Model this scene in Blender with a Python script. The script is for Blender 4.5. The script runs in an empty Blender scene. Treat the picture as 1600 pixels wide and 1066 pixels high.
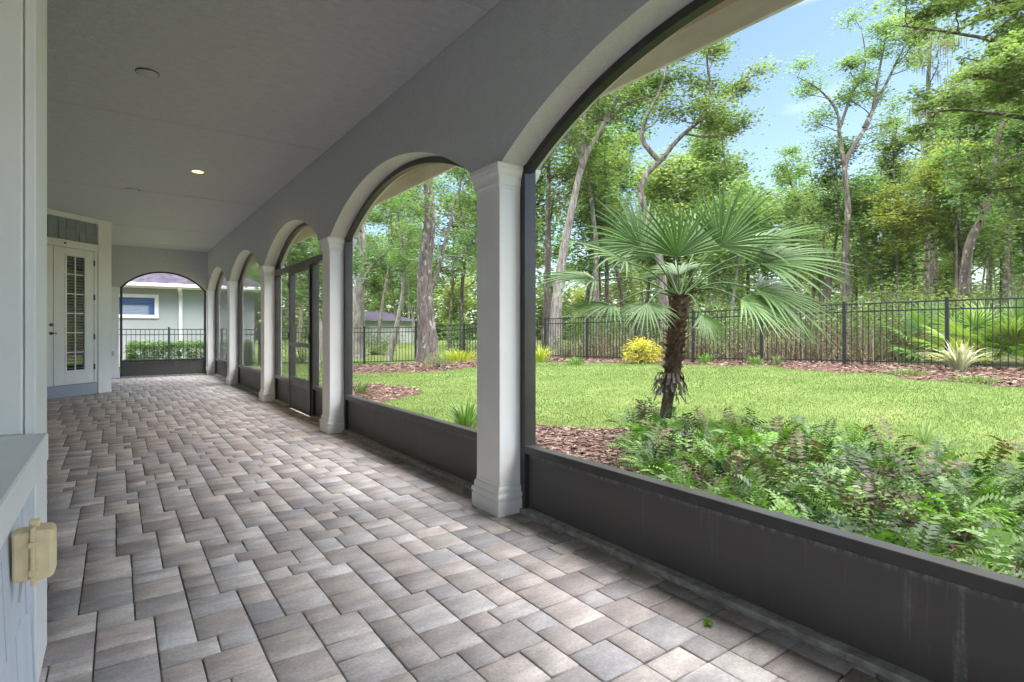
import bpy, math, random
import numpy as np
from mathutils import Vector
C = bpy.context.scene.collection
PI = math.pi
rad = math.radians

# ------------------------------------------------------------------ camera
F, VPX, HY, H = 865.0, 182.0, 516.0, 1.17
YAW = math.atan((800 - VPX) / F)
CR = np.array([math.cos(YAW), -math.sin(YAW), 0.0])
CF = np.array([math.sin(YAW), math.cos(YAW), 0.0])
CU = np.array([0, 0, 1.0])
CAM = np.array([0, 0, H])
def at(x, y, d):
    return CAM + d * (CF + (x - 800) / F * CR + (HY - y) / F * CU)
cam_d = bpy.data.cameras.new('camera')
cam = bpy.data.objects.new('camera', cam_d); C.objects.link(cam)
cam.location = (0, 0, H); cam.rotation_euler = (PI / 2, 0, -YAW)
cam_d.sensor_width = 36; cam_d.lens = 36 * F / 1600
cam_d.shift_y = -(533 - HY) / 1600
cam_d.clip_start = 0.05; cam_d.clip_end = 2000
bpy.context.scene.camera = cam

# ------------------------------------------------------------------ materials
def mat_base(name):
    m = bpy.data.materials.new(name); m.use_nodes = True
    nt = m.node_tree; nt.nodes.clear()
    out = nt.nodes.new('ShaderNodeOutputMaterial')
    p = nt.nodes.new('ShaderNodeBsdfPrincipled')
    nt.links.new(p.outputs[0], out.inputs[0])
    return m, nt, p, out
def node(nt, t, **kw):
    n = nt.nodes.new('ShaderNode' + t)
    for k, v in kw.items(): setattr(n, k, v)
    return n
def noise(nt, scale, detail=4, coord=None, rough=.6):
    n = node(nt, 'TexNoise'); n.inputs['Scale'].default_value = scale
    n.inputs['Detail'].default_value = detail; n.inputs['Roughness'].default_value = rough
    if coord is not None: nt.links.new(coord, n.inputs['Vector'])
    return n
def pos(nt, scale=None, src='P'):
    if src == 'P': o = node(nt, 'NewGeometry').outputs['Position']
    else: o = node(nt, 'TexCoord').outputs['Object']
    if scale is None: return o
    mp = node(nt, 'Mapping'); mp.inputs['Scale'].default_value = scale
    nt.links.new(o, mp.inputs['Vector']); return mp.outputs[0]
def ramp(nt, fac, stops):
    r = node(nt, 'ValToRGB'); e = r.color_ramp.elements
    while len(e) < len(stops): e.new(.5)
    for k, (p_, c_) in enumerate(stops):
        e[k].position = p_; e[k].color = (*c_, 1) if len(c_) == 3 else c_
    nt.links.new(fac, r.inputs[0]); return r.outputs[0]
def g(v): return (v, v, v)
def mix(nt, fac, a, b, mode='MIX'):
    m = node(nt, 'MixRGB', blend_type=mode)
    for i, v in ((0, fac), (1, a), (2, b)):
        if isinstance(v, (int, float)): m.inputs[i].default_value = v if i == 0 else (v, v, v, 1)
        elif isinstance(v, tuple): m.inputs[i].default_value = (*v, 1)
        else: nt.links.new(v, m.inputs[i])
    return m.outputs[0]
def bump(nt, p, h, strength=.3, dist=.01):
    b = node(nt, 'Bump'); b.inputs['Strength'].default_value = strength
    b.inputs['Distance'].default_value = dist
    nt.links.new(h, b.inputs['Height']); nt.links.new(b.outputs[0], p.inputs['Normal']); return b
def plain(name, col, rough=.5, var=.12, nscale=3, bscale=0, bstr=.3, bdist=.004, spec=.5, metal=0, stretch=None):
    m, nt, p, o = mat_base(name)
    n = noise(nt, nscale, 5, pos(nt, stretch))
    c = ramp(nt, n.outputs[0], [(.3, tuple(x * (1 - var) for x in col)), (.7, tuple(min(1, x * (1 + var)) for x in col))])
    nt.links.new(c, p.inputs['Base Color'])
    p.inputs['Roughness'].default_value = rough; p.inputs['Metallic'].default_value = metal
    p.inputs['Specular IOR Level'].default_value = spec
    if bscale:
        b = noise(nt, bscale, 6, pos(nt)); bump(nt, p, b.outputs[0], bstr, bdist)
    return m
M = {}
M['wall'] = plain('grey_stucco', (.62, .635, .665), .8, .05, 14, 60, .9, .012)
M['reveal'] = plain('pale_stucco', (.74, .75, .73), .8, .07, 60, 70, .9, .012)
def ceiling_mat():
    m, nt, p, o = mat_base('textured_ceiling')
    n = noise(nt, 14, 9, pos(nt, (.7, 1.3, 1)), .8)
    nt.links.new(ramp(nt, n.outputs[0], [(.3, (.61, .63, .66)), (.7, (.77, .785, .815))]), p.inputs['Base Color'])
    p.inputs['Roughness'].default_value = .55
    a = noise(nt, 16, 8, pos(nt, (1, 1.3, 1)), .75)
    bump(nt, p, a.outputs[0], 1.0, .035)
    return m
M['ceiling'] = ceiling_mat()
M['white'] = plain('white_paint', (.88, .885, .875), .42, .03, 4, 60, .12, .002)
M['white2'] = plain('column_paint', (.88, .88, .87), .38, .035, 3, 25, .1, .002)
M['bluegrey'] = plain('pale_blue_shakes', (.66, .70, .78), .6, .08, 6, 40, .3, .003, stretch=(1, 1, .2))
M['shake'] = plain('slate_blue_shakes', (.27, .32, .34), .65, .1, 6, 40, .3, .003, stretch=(1, 1, .2))
M['riser'] = plain('step_paint', (.40, .45, .52), .6, .06, 3, 40, .2)
M['bronze'] = plain('bronze_aluminium', (.042, .040, .041), .30, .25, 5, 0)
M['neigh'] = plain('sage_stucco', (.37, .405, .405), .85, .05, 1.5, 30, .3)
M['soffit'] = plain('tan_soffit', (.55, .44, .32), .7, .08, 3, 40, .2, stretch=(8, .6, 1))
M['gutter'] = plain('cream_gutter', (.80, .76, .67), .45, .12, 6, stretch=(1, .4, 1))
M['black_iron'] = plain('black_fence_metal', (.015, .018, .025), .4, .2, 4)
M['steel'] = plain('dark_nickel', (.16, .14, .12), .35, .2, 20, metal=1)
M['beige_plastic'] = plain('aged_beige_plastic', (.84, .68, .40), .45, .1, 25, 60, .15, .001)
M['grey_plastic'] = plain('grey_plastic', (.5, .5, .48), .5, .05, 10)
M['ledge'] = plain('dusty_channel', (.33, .33, .31), .75, .45, 18, 120, .4, .002)
M['trunkpalm'] = plain('palm_trunk_bark', (.075, .058, .042), .9, .5, 22, 60, .8, .02)
M['boots'] = plain('palm_fibre', (.15, .095, .060), .9, .6, 30, 90, .6, .01)
M['deadleaf'] = plain('dead_palm_leaf', (.045, .035, .030), .8, .5, 30)
def kick_mat():
    m, nt, p, o = mat_base('stained_kick_panel')
    gz = node(nt, 'SeparateXYZ'); nt.links.new(pos(nt), gz.inputs[0])
    st = noise(nt, 1, 6, pos(nt, (14, 14, .7)), .75)
    big = noise(nt, 1, 3, pos(nt, (1.4, 1.4, .1)))
    fine = noise(nt, 70, 4, pos(nt))
    mask = ramp(nt, st.outputs[0], [(.56, g(0)), (.68, g(1))])
    mb = ramp(nt, big.outputs[0], [(.44, g(0)), (.56, g(1))])
    mk = mix(nt, 1.0, mask, mb, 'MULTIPLY')
    mk = mix(nt, 1.0, mk, ramp(nt, fine.outputs[0], [(.3, g(.1)), (.7, g(.8))]), 'MULTIPLY')
    # crust of mineral deposit just under the rail
    zz = node(nt, 'MapRange'); zz.inputs[1].default_value = .345; zz.inputs[2].default_value = .375
    nt.links.new(gz.outputs[2], zz.inputs[0])
    cr = noise(nt, 1, 4, pos(nt, (40, 40, 12)), .7)
    crust = mix(nt, 1.0, zz.outputs[0], ramp(nt, cr.outputs[0], [(.42, g(0)), (.62, g(.8))]), 'MULTIPLY')
    tot = mix(nt, 1.0, mk, crust, 'ADD')
    n = noise(nt, 2.0, 5, pos(nt))
    base = ramp(nt, n.outputs[0], [(.3, (.074, .069, .069)), (.7, (.098, .091, .090))])
    c = mix(nt, tot, base, (.30, .30, .31))
    nt.links.new(c, p.inputs['Base Color'])
    nt.links.new(ramp(nt, n.outputs[0], [(.3, g(.42)), (.7, g(.55))]), p.inputs['Roughness'])
    return m
M['kick'] = kick_mat()
def paver_mat():
    m, nt, p, o = mat_base('concrete_paver')
    at_ = node(nt, 'Attribute', attribute_name='col')
    s1 = noise(nt, 1, 5, pos(nt, (3.0, 11, 8)), .65)
    s2 = noise(nt, 1, 6, pos(nt, (75, 75, 75)), .8)
    s3 = noise(nt, .8, 3, pos(nt))
    sep = node(nt, 'SeparateColor'); nt.links.new(at_.outputs[0], sep.inputs[0])
    # per-paver offset moves the marbling so that it breaks at every joint
    add = node(nt, 'VectorMath', operation='ADD')
    sc = node(nt, 'VectorMath', operation='SCALE'); sc.inputs['Scale'].default_value = 37.0
    nt.links.new(at_.outputs[0], sc.inputs[0])
    nt.links.new(pos(nt, (3.6, 8, 6)), add.inputs[0]); nt.links.new(sc.outputs[0], add.inputs[1])
    nt.links.new(add.outputs[0], s1.inputs['Vector'])
    mv = node(nt, 'Math', operation='ADD'); nt.links.new(s1.outputs[0], mv.inputs[0])
    sh = node(nt, 'MapRange'); sh.inputs[3].default_value = -.13; sh.inputs[4].default_value = .13
    nt.links.new(sep.outputs[0], sh.inputs[0]); nt.links.new(sh.outputs[0], mv.inputs[1])
    c = ramp(nt, mv.outputs[0], [(.24, (.28, .27, .28)), (.40, (.36, .338, .342)), (.54, (.45, .418, .415)), (.74, (.65, .62, .605))])
    warm = ramp(nt, sep.outputs[1], [(0, (1.04, .975, .95)), (.55, (1, .985, .97)), (1, (.94, .97, 1.03))])
    c = mix(nt, 1.0, c, warm, 'MULTIPLY')
    c = mix(nt, 1.0, c, ramp(nt, s2.outputs[0], [(.25, g(.60)), (.7, g(1.18))]), 'MULTIPLY')
    c = mix(nt, 1.0, c, ramp(nt, s3.outputs[0], [(.3, g(.88)), (.7, g(1.08))]), 'MULTIPLY')
    nt.links.new(c, p.inputs['Base Color'])
    p.inputs['Roughness'].default_value = .62; p.inputs['Specular IOR Level'].default_value = .4
    b = noise(nt, 130, 5, pos(nt), .7); bump(nt, p, b.outputs[0], .35, .004)
    return m
M['paver'] = paver_mat()
M['joint'] = plain('joint_sand', (.17, .155, .14), .95, .4, 40)
def leaf_mat(name, dark, light, trans=.35, rough=.45, vary=.25, spec=.35):
    m, nt, p, o = mat_base(name)
    a = node(nt, 'Attribute', attribute_name='col')
    oi = node(nt, 'ObjectInfo')
    sep = node(nt, 'SeparateColor'); nt.links.new(a.outputs[0], sep.inputs[0])
    c = ramp(nt, sep.outputs[0], [(0, dark), (1, light)])
    hs = node(nt, 'HueSaturation')
    mr = node(nt, 'MapRange'); mr.inputs[3].default_value = .5 - .035 * vary / .25; mr.inputs[4].default_value = .5 + .03 * vary / .25
    nt.links.new(oi.outputs['Random'], mr.inputs[0]); nt.links.new(mr.outputs[0], hs.inputs['Hue'])
    mv = node(nt, 'MapRange'); mv.inputs[3].default_value = 1 - vary; mv.inputs[4].default_value = 1 + vary
    mu = node(nt, 'Math', operation='MULTIPLY'); mu.inputs[1].default_value = 7.31
    fr = node(nt, 'Math', operation='FRACT')
    nt.links.new(oi.outputs['Random'], mu.inputs[0]); nt.links.new(mu.outputs[0], fr.inputs[0]); nt.links.new(fr.outputs[0], mv.inputs[0])
    nt.links.new(mv.outputs[0], hs.inputs['Value']); nt.links.new(c, hs.inputs['Color'])
    nt.links.new(hs.outputs[0], p.inputs['Base Color'])
    p.inputs['Roughness'].default_value = rough; p.inputs['Specular IOR Level'].default_value = spec
    t = node(nt, 'BsdfTranslucent')
    tc = mix(nt, 1.0, hs.outputs[0], (1.15, 1.25, .6), 'MULTIPLY'); nt.links.new(tc, t.inputs[0])
    mx = node(nt, 'MixShader'); mx.inputs[0].default_value = trans
    nt.links.new(p.outputs[0], mx.inputs[1]); nt.links.new(t.outputs[0], mx.inputs[2]); nt.links.new(mx.outputs[0], o.inputs[0])
    return m
M['leaf'] = leaf_mat('tree_leaves', (.062, .115, .042), (.215, .315, .125), .46)
M['leaf_lime'] = leaf_mat('lime_leaves', (.12, .19, .045), (.26, .35, .11), .46)
M['leaf_dark'] = leaf_mat('shrub_leaves', (.045, .07, .025), (.16, .225, .075), .36)
M['fern'] = leaf_mat('fern_leaves', (.013, .040, .008), (.15, .30, .04), .28, .38, .0, .35)
M['fern_bright'] = leaf_mat('bright_fern_leaves', (.10, .22, .03), (.24, .42, .06), .35, .35, .0)
M['palm'] = leaf_mat('palm_blades', (.022, .062, .010), (.088, .175, .040), .18, .45, .0, .35)
M['palmetto'] = leaf_mat('palmetto_blades', (.06, .14, .03), (.28, .42, .10), .3, .35, .1)
M['yellow'] = leaf_mat('yellow_leaves', (.36, .34, .03), (.58, .54, .06), .3, .5, .0)
M['yellowgreen'] = leaf_mat('yellow_green_blades', (.22, .30, .03), (.48, .50, .08), .35, .5, .0)
M['varieg'] = leaf_mat('striped_blades', (.24, .28, .18), (.64, .64, .52), .25, .5, .0)
M['grass'] = leaf_mat('grass_blades', (.088, .145, .044), (.175, .25, .095), .3, .6, .0, .2)
M['bronze_fern'] = leaf_mat('bronze_fern_leaves', (.030, .022, .014), (.13, .09, .045), .2, .5, .0, .3)
M['moss'] = leaf_mat('hanging_moss', (.14, .15, .11), (.28, .29, .23), .2, .8, .1, .1)
M['drybrush'] = leaf_mat('dry_brush', (.09, .065, .05), (.24, .19, .14), .15, .8, .1, .1)
M['chips'] = leaf_mat('mulch_chips_wood', (.035, .018, .014), (.34, .235, .195), .0, .8, .0, .2)
M['strap'] = leaf_mat('strap_blades', (.04, .11, .02), (.14, .28, .05), .25, .35, .0)
def bark_mat(name, a, b, s=10):
    m, nt, p, o = mat_base(name)
    n = noise(nt, s, 7, pos(nt, (1, 1, .22)), .72)
    l = noise(nt, 5.5, 5, pos(nt, (1, 1, .6)))
    c = ramp(nt, n.outputs[0], [(.34, a), (.62, b)])
    c = mix(nt, ramp(nt, l.outputs[0], [(.56, g(0)), (.66, g(.75))]), c, (.42, .41, .38))
    nt.links.new(c, p.inputs['Base Color']); p.inputs['Roughness'].default_value = .9
    bump(nt, p, n.outputs[0], 1.0, .05)
    return m
M['bark'] = bark_mat('grey_bark', (.040, .033, .028), (.22, .19, .165))
M['bark_oak'] = bark_mat('fissured_oak_bark', (.028, .023, .020), (.165, .14, .125), 14)
M['bark_pale'] = bark_mat('pale_bark', (.10, .085, .075), (.36, .33, .30))
M['bark_dark'] = bark_mat('dark_bark', (.040, .032, .026), (.15, .125, .105))
def ground_mat():
    m, nt, p, o = mat_base('garden_ground')
    a = node(nt, 'Attribute', attribute_name='col')
    sep = node(nt, 'SeparateColor'); nt.links.new(a.outputs[0], sep.inputs[0])
    n1 = noise(nt, 1.1, 4, pos(nt)); n2 = noise(nt, 45, 5, pos(nt), .7); n3 = noise(nt, 7, 4, pos(nt))
    grass = ramp(nt, n1.outputs[0], [(.3, (.085, .125, .032)), (.55, (.12, .165, .045)), (.75, (.175, .195, .07))])
    grass = mix(nt, 1.0, grass, ramp(nt, n2.outputs[0], [(.3, g(.55)), (.7, g(1.3))]), 'MULTIPLY')
    mul = ramp(nt, n2.outputs[0], [(.3, (.03, .016, .012)), (.5, (.09, .05, .04)), (.7, (.19, .12, .095))])
    lit = ramp(nt, n3.outputs[0], [(.3, (.10, .075, .045)), (.5, (.12, .13, .05)), (.7, (.17, .19, .06))])
    lit = mix(nt, 1.0, lit, ramp(nt, n2.outputs[0], [(.3, g(.6)), (.7, g(1.3))]), 'MULTIPLY')
    e = node(nt, 'Math', operation='ADD'); nt.links.new(sep.outputs[0], e.inputs[0])
    mr = node(nt, 'MapRange'); mr.inputs[3].default_value = -.25; mr.inputs[4].default_value = .25
    nt.links.new(n3.outputs[0], mr.inputs[0]); nt.links.new(mr.outputs[0], e.inputs[1])
    lawnmask = ramp(nt, e.outputs[0], [(.45, g(0)), (.55, g(1))])
    c = mix(nt, sep.outputs[1], mul, lit)
    c = mix(nt, lawnmask, c, grass)
    nt.links.new(c, p.inputs['Base Color']); p.inputs['Roughness'].default_value = .95
    p.inputs['Specular IOR Level'].default_value = .1
    bump(nt, p, n2.outputs[0], .8, .03)
    return m
M['ground'] = ground_mat()
def screen_mat():
    m, nt, p, o = mat_base('fibreglass_screen')
    p.inputs['Base Color'].default_value = (.26, .26, .27, 1); p.inputs['Roughness'].default_value = .55
    tr = node(nt, 'BsdfTransparent'); mx = node(nt, 'MixShader')
    lw = node(nt, 'LayerWeight'); lw.inputs[0].default_value = .5
    # a woven screen closes up the flatter one looks along it
    f = ramp(nt, lw.outputs['Facing'], [(0, g(.04)), (.55, g(.07)), (.70, g(.18)), (.78, g(.40)), (.84, g(.62)), (1, g(.85))])
    nt.links.new(f, mx.inputs[0]); nt.links.new(tr.outputs[0], mx.inputs[1]); nt.links.new(p.outputs[0], mx.inputs[2])
    nt.links.new(mx.outputs[0], o.inputs[0]); return m
M['screen'] = screen_mat()
def glass_mat(name, stripes, c0, c1, scale):
    m, nt, p, o = mat_base(name)
    w = node(nt, 'TexWave', wave_type='BANDS', bands_direction='Z'); w.inputs['Scale'].default_value = scale
    nt.links.new(pos(nt), w.inputs[0])
    nt.links.new(ramp(nt, w.outputs[0], [(.35, c0), (.6, c1)]), p.inputs['Base Color'])
    p.inputs['Roughness'].default_value = .04; p.inputs['Specular IOR Level'].default_value = .9
    p.inputs['Coat Weight'].default_value = 1.0; p.inputs['Coat Roughness'].default_value = .02; p.inputs['Coat IOR'].default_value = 1.9
    return m
M['doorglass'] = glass_mat('door_glass_over_blinds', 1, (.02, .022, .022), (.13, .14, .14), 6.0)
M['blueglass'] = glass_mat('blue_blind_window', 1, (.035, .10, .26), (.07, .17, .38), 6.0)
def roof_mat():
    m, nt, p, o = mat_base('purple_grey_shingle')
    br = node(nt, 'TexBrick'); br.inputs['Scale'].default_value = 3.2
    br.inputs['Color1'].default_value = (.038, .033, .055, 1); br.inputs['Color2'].default_value = (.075, .065, .095, 1); p.inputs['Specular IOR Level'].default_value = .1; br.inputs['Mortar'].default_value = (.07, .065, .08, 1)
    br.inputs['Mortar Size'].default_value = .02; br.inputs['Brick Width'].default_value = .5; br.inputs['Row Height'].default_value = .4
    nt.links.new(pos(nt), br.inputs[0]); nt.links.new(br.outputs[0], p.inputs['Base Color']); p.inputs['Roughness'].default_value = .9
    return m
M['roof'] = roof_mat()
def emis(name, col, s):
    m, nt, p, o = mat_base(name); p.inputs['Emission Color'].default_value = (*col, 1); p.inputs['Emission Strength'].default_value = s
    p.inputs['Base Color'].default_value = (*col, 1); return m
M['lamp'] = emis('warm_lamp', (1, .74, .40), 4)
M['lampglow'] = emis('warm_reflector', (1, .52, .18), 1.0)
M['lampoff'] = plain('frosted_lens', (.82, .8, .72), .3, .02)

# ------------------------------------------------------------------ mesh helpers
def tag(o, label=None, cat=None, group=None, kind=None):
    if label: o['label'] = label
    if cat: o['category'] = cat
    if group: o['group'] = group
    if kind: o['kind'] = kind
    return o
def thing(name, label, cat, loc=(0, 0, 0), group=None):
    o = bpy.data.objects.new(name, None); C.objects.link(o); o.location = loc
    o.empty_display_size = .1
    return tag(o, label, cat, group)
def place(o, parent):
    C.objects.link(o)
    if parent is not None:
        o.parent = parent
        p = parent
        off = Vector((0, 0, 0))
        while p is not None: off += p.location; p = p.parent
        o.location = -off          # geometry is written in world coordinates
    return o
class MB:
    def __init__(s, fn=None): s.v = []; s.f = []; s.fn = fn
    def add(s, vs, fs):
        b = len(s.v)
        if s.fn: vs = [s.fn(v) for v in vs]
        s.v += [tuple(v) for v in vs]; s.f += [tuple(i + b for i in f) for f in fs]; return s
    def box(s, x0, x1, y0, y1, z0, z1, bev=0.0):
        if bev <= 0:
            s.add([(x0, y0, z0), (x1, y0, z0), (x1, y1, z0), (x0, y1, z0), (x0, y0, z1), (x1, y0, z1), (x1, y1, z1), (x0, y1, z1)],
                  [(0, 3, 2, 1), (4, 5, 6, 7), (0, 1, 5, 4), (1, 2, 6, 5), (2, 3, 7, 6), (3, 0, 4, 7)])
        else:
            b = bev; X = (x0, x1); Y = (y0, y1); Z = (z0, z1); vs = []; idx = {}
            for i in (0, 1):
                for j in (0, 1):
                    for k in (0, 1):
                        sx = b if i == 0 else -b; sy = b if j == 0 else -b; sz = b if k == 0 else -b
                        idx[i, j, k] = len(vs)
                        vs += [(X[i], Y[j] + sy, Z[k] + sz), (X[i] + sx, Y[j], Z[k] + sz), (X[i] + sx, Y[j] + sy, Z[k])]
            fs = []
            I = lambda i, j, k, a: idx[i, j, k] + a
            for i in (0, 1): fs.append([I(i, 0, 0, 0), I(i, 1, 0, 0), I(i, 1, 1, 0), I(i, 0, 1, 0)][::(1 if i else -1)])
            for j in (0, 1): fs.append([I(0, j, 0, 1), I(1, j, 0, 1), I(1, j, 1, 1), I(0, j, 1, 1)][::(-1 if j else 1)])
            for k in (0, 1): fs.append([I(0, 0, k, 2), I(1, 0, k, 2), I(1, 1, k, 2), I(0, 1, k, 2)][::(1 if k else -1)])
            for i in (0, 1):
                for j in (0, 1): fs.append([I(i, j, 0, 0), I(i, j, 0, 1), I(i, j, 1, 1), I(i, j, 1, 0)][::(1 if i == j else -1)])
                for k in (0, 1): fs.append([I(i, 0, k, 0), I(i, 0, k, 2), I(i, 1, k, 2), I(i, 1, k, 0)][::(-1 if i == k else 1)])
            for j in (0, 1):
                for k in (0, 1): fs.append([I(0, j, k, 1), I(0, j, k, 2), I(1, j, k, 2), I(1, j, k, 1)][::(1 if j == k else -1)])
            for i in (0, 1):
                for j in (0, 1):
                    for k in (0, 1): fs.append([I(i, j, k, 0), I(i, j, k, 1), I(i, j, k, 2)][::(-1 if (i + j + k) % 2 else 1)])
            s.add(vs, fs)
        return s
    def cyl(s, p0, p1, r0, r1=None, n=16, cap=True):
        r1 = r0 if r1 is None else r1
        a = np.array(p1, float) - np.array(p0, float); a /= np.linalg.norm(a)
        u = np.cross(a, (0, 0, 1) if abs(a[2]) < .9 else (1, 0, 0)); u /= np.linalg.norm(u); w = np.cross(a, u)
        vs = []
        for p, r in ((p0, r0), (p1, r1)):
            for k in range(n):
                t = 2 * PI * k / n; vs.append(tuple(np.array(p) + r * (math.cos(t) * u + math.sin(t) * w)))
        fs = [(k, (k + 1) % n, n + (k + 1) % n, n + k) for k in range(n)]
        if cap: fs += [tuple(range(n))[::-1], tuple(range(n, 2 * n))]
        return s.add(vs, fs)
    def build(s, name, mat, parent=None, smooth=False):
        me = bpy.data.meshes.new(name); me.from_pydata(s.v, [], s.f); me.update()
        me.materials.append(mat)
        if smooth: me.polygons.foreach_set('use_smooth', [True] * len(me.polygons))
        return place(bpy.data.objects.new(name, me), parent)
def np_mesh(name, V, Fq, mat, parent=None, col=None, smooth=False):
    V = np.asarray(V, np.float32); Fq = np.asarray(Fq, np.int32)
    me = bpy.data.meshes.new(name)
    me.vertices.add(len(V)); me.vertices.foreach_set('co', V.ravel())
    k = Fq.shape[1]
    me.loops.add(Fq.size); me.loops.foreach_set('vertex_index', Fq.ravel())
    me.polygons.add(len(Fq)); me.polygons.foreach_set('loop_start', np.arange(0, Fq.size, k, dtype=np.int32))
    me.polygons.foreach_set('loop_total', np.full(len(Fq), k, np.int32))
    if smooth: me.polygons.foreach_set('use_smooth', np.ones(len(Fq), bool))
    if col is not None:
        a = me.color_attributes.new('col', 'FLOAT_COLOR', 'POINT')
        cc = np.ones((len(V), 4), np.float32)
        col = np.asarray(col, np.float32)
        if col.ndim == 1: cc[:, :3] = col[:, None]
        else: cc[:, :3] = col
        a.data.foreach_set('color', cc.ravel())
    me.update(calc_edges=True); me.materials.append(mat)
    return place(bpy.data.objects.new(name, me), parent)
def rotz(a):
    c, s_ = np.cos(a), np.sin(a); R = np.zeros((len(a), 3, 3)); R[:, 0, 0] = c; R[:, 0, 1] = -s_; R[:, 1, 0] = s_; R[:, 1, 1] = c; R[:, 2, 2] = 1; return R
def rotx(a):
    c, s_ = np.cos(a), np.sin(a); R = np.zeros((len(a), 3, 3)); R[:, 1, 1] = c; R[:, 1, 2] = -s_; R[:, 2, 1] = s_; R[:, 2, 2] = c; R[:, 0, 0] = 1; return R
def scatter(V, Fq, R, T, S, c=None, cv=None):
    """copies of a small quad mesh; R (k,3,3), T (k,3), S (k,) or (k,3)"""
    V = np.asarray(V, float); Fq = np.asarray(Fq); k = len(T); S = np.asarray(S, float)
    if S.ndim == 1: S = np.repeat(S[:, None], 3, 1)
    P = np.einsum('kij,kvj->kvi', R, V[None] * S[:, None, :]) + T[:, None, :]
    FF = (Fq[None] + (np.arange(k) * len(V))[:, None, None]).reshape(-1, Fq.shape[1])
    col = None
    if c is not None:
        col = np.repeat(np.asarray(c, float)[:, None], len(V), 1)
        if cv is not None: col = col + np.asarray(cv)[None]
        col = np.clip(col.ravel(), 0, 1)
    return P.reshape(-1, 3), FF, col
class NB:            # collects numpy pieces
    def __init__(s): s.V = []; s.F = []; s.C = []; s.n = 0
    def add(s, V, Fq, col=.5):
        V = np.asarray(V, float); s.V.append(V); s.F.append(np.asarray(Fq) + s.n); s.n += len(V)
        s.C.append(np.full(len(V), col, float) if np.isscalar(col) else np.asarray(col, float))
    def build(s, name, mat, parent=None, smooth=False):
        return np_mesh(name, np.concatenate(s.V), np.concatenate(s.F), mat, parent, np.concatenate(s.C), smooth)
def tube(path, radii, n=8, rng=None, rough=0.0):
    P = np.asarray(path, float); k = len(P); T = np.gradient(P, axis=0)
    T /= np.linalg.norm(T, axis=1)[:, None] + 1e-9
    u = np.cross(T[0], (0.3, 1, 0.1)); u /= np.linalg.norm(u)
    V = np.zeros((k, n, 3)); ang = np.linspace(0, 2 * PI, n, endpoint=False)
    for i in range(k):
        u = u - T[i] * np.dot(u, T[i]); u /= np.linalg.norm(u); w = np.cross(T[i], u)
        r = radii[i] * (1 + (rng.normal(0, rough, n) if rng is not None and rough else 0))
        V[i] = P[i] + (np.cos(ang) * r)[:, None] * u + (np.sin(ang) * r)[:, None] * w
    a = np.arange(k - 1)[:, None] * n; j = np.arange(n)[None]
    Fq = np.stack([a + j, a + (j + 1) % n, a + n + (j + 1) % n, a + n + j], -1).reshape(-1, 4)
    return V.reshape(-1, 3), Fq
def resample(path, n):
    P = np.asarray(path, float)
    t = np.r_[0, np.cumsum(np.linalg.norm(np.diff(P, axis=0), axis=1))]; t /= t[-1]
    # Catmull-Rom through the points
    out = []
    for s_ in np.linspace(0, 1, n):
        i = min(len(P) - 2, max(0, np.searchsorted(t, s_) - 1)); f = (s_ - t[i]) / (t[i + 1] - t[i])
        p0 = P[max(0, i - 1)]; p1 = P[i]; p2 = P[i + 1]; p3 = P[min(len(P) - 1, i + 2)]
        out.append(.5 * (2 * p1 + (p2 - p0) * f + (2 * p0 - 5 * p1 + 4 * p2 - p3) * f * f + (3 * p1 - p0 - 3 * p2 + p3) * f ** 3))
    return np.array(out)

# ------------------------------------------------------------------ terrain
def fence_x(Y): return 13.6 - .1405 * (Y - 3.975)
def zfence(Y): return np.interp(Y, [-10, 4, 9.5, 15, 17.5, 20, 24, 40], [.48, .43, .29, .20, .12, -.12, -.2, -.2])
def terrain(X, Y):
    X = np.asarray(X, float); Y = np.asarray(Y, float)
    t = np.clip((X - 3.2) / (fence_x(np.clip(Y, -10, 20)) - 3.2), 0, 1); t = t * t * (3 - 2 * t)
    z = -.10 + (zfence(Y) + .10) * t
    return z + .03 * np.sin(X * .7 + 1) * np.sin(Y * .6) * np.clip((X - 4) / 3, 0, 1)
def tz(x, y): return float(terrain(x, y))
def mulch(X, Y):
    X = np.asarray(X, float); Y = np.asarray(Y, float)
    wob = .12 * np.sin(Y * 2.1 + X) + .08 * np.sin(Y * 4.7)
    b1 = X < np.interp(Y, [-9, 3.5, 4.6, 5.7, 6.6, 7.3, 7.6], [5.6, 5.5, 5.2, 4.5, 3.7, 2.9, 0]) + wob
    b2 = X < np.interp(Y, [8.3, 8.9, 9.8, 10.8, 11.8, 13, 14, 17, 17.5], [0, 3.4, 4.8, 5.15, 5.1, 4.6, 3.6, 3.3, 0]) + wob * .6
    isl = ((X - 8.6) / 3.2) ** 2 + ((Y - 16.2) / 2.9) ** 2 < 1 + wob
    w = np.interp(Y, [-8, 1, 4, 6.5, 9, 12, 16, 20], [3.8, 3.6, 2.6, 1.3, .9, 1.6, 2.6, 1.0])
    b3 = (X > fence_x(Y) - w + wob * 1.5) & (X < fence_x(Y) + 1.0) & (Y < 18)
    return b1 | b2 | isl | b3
def woods(X, Y):
    X = np.asarray(X, float); Y = np.asarray(Y, float)
    return (X > fence_x(Y) + .9) & (X > 13.5 + (Y - 18) * .9)

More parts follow.
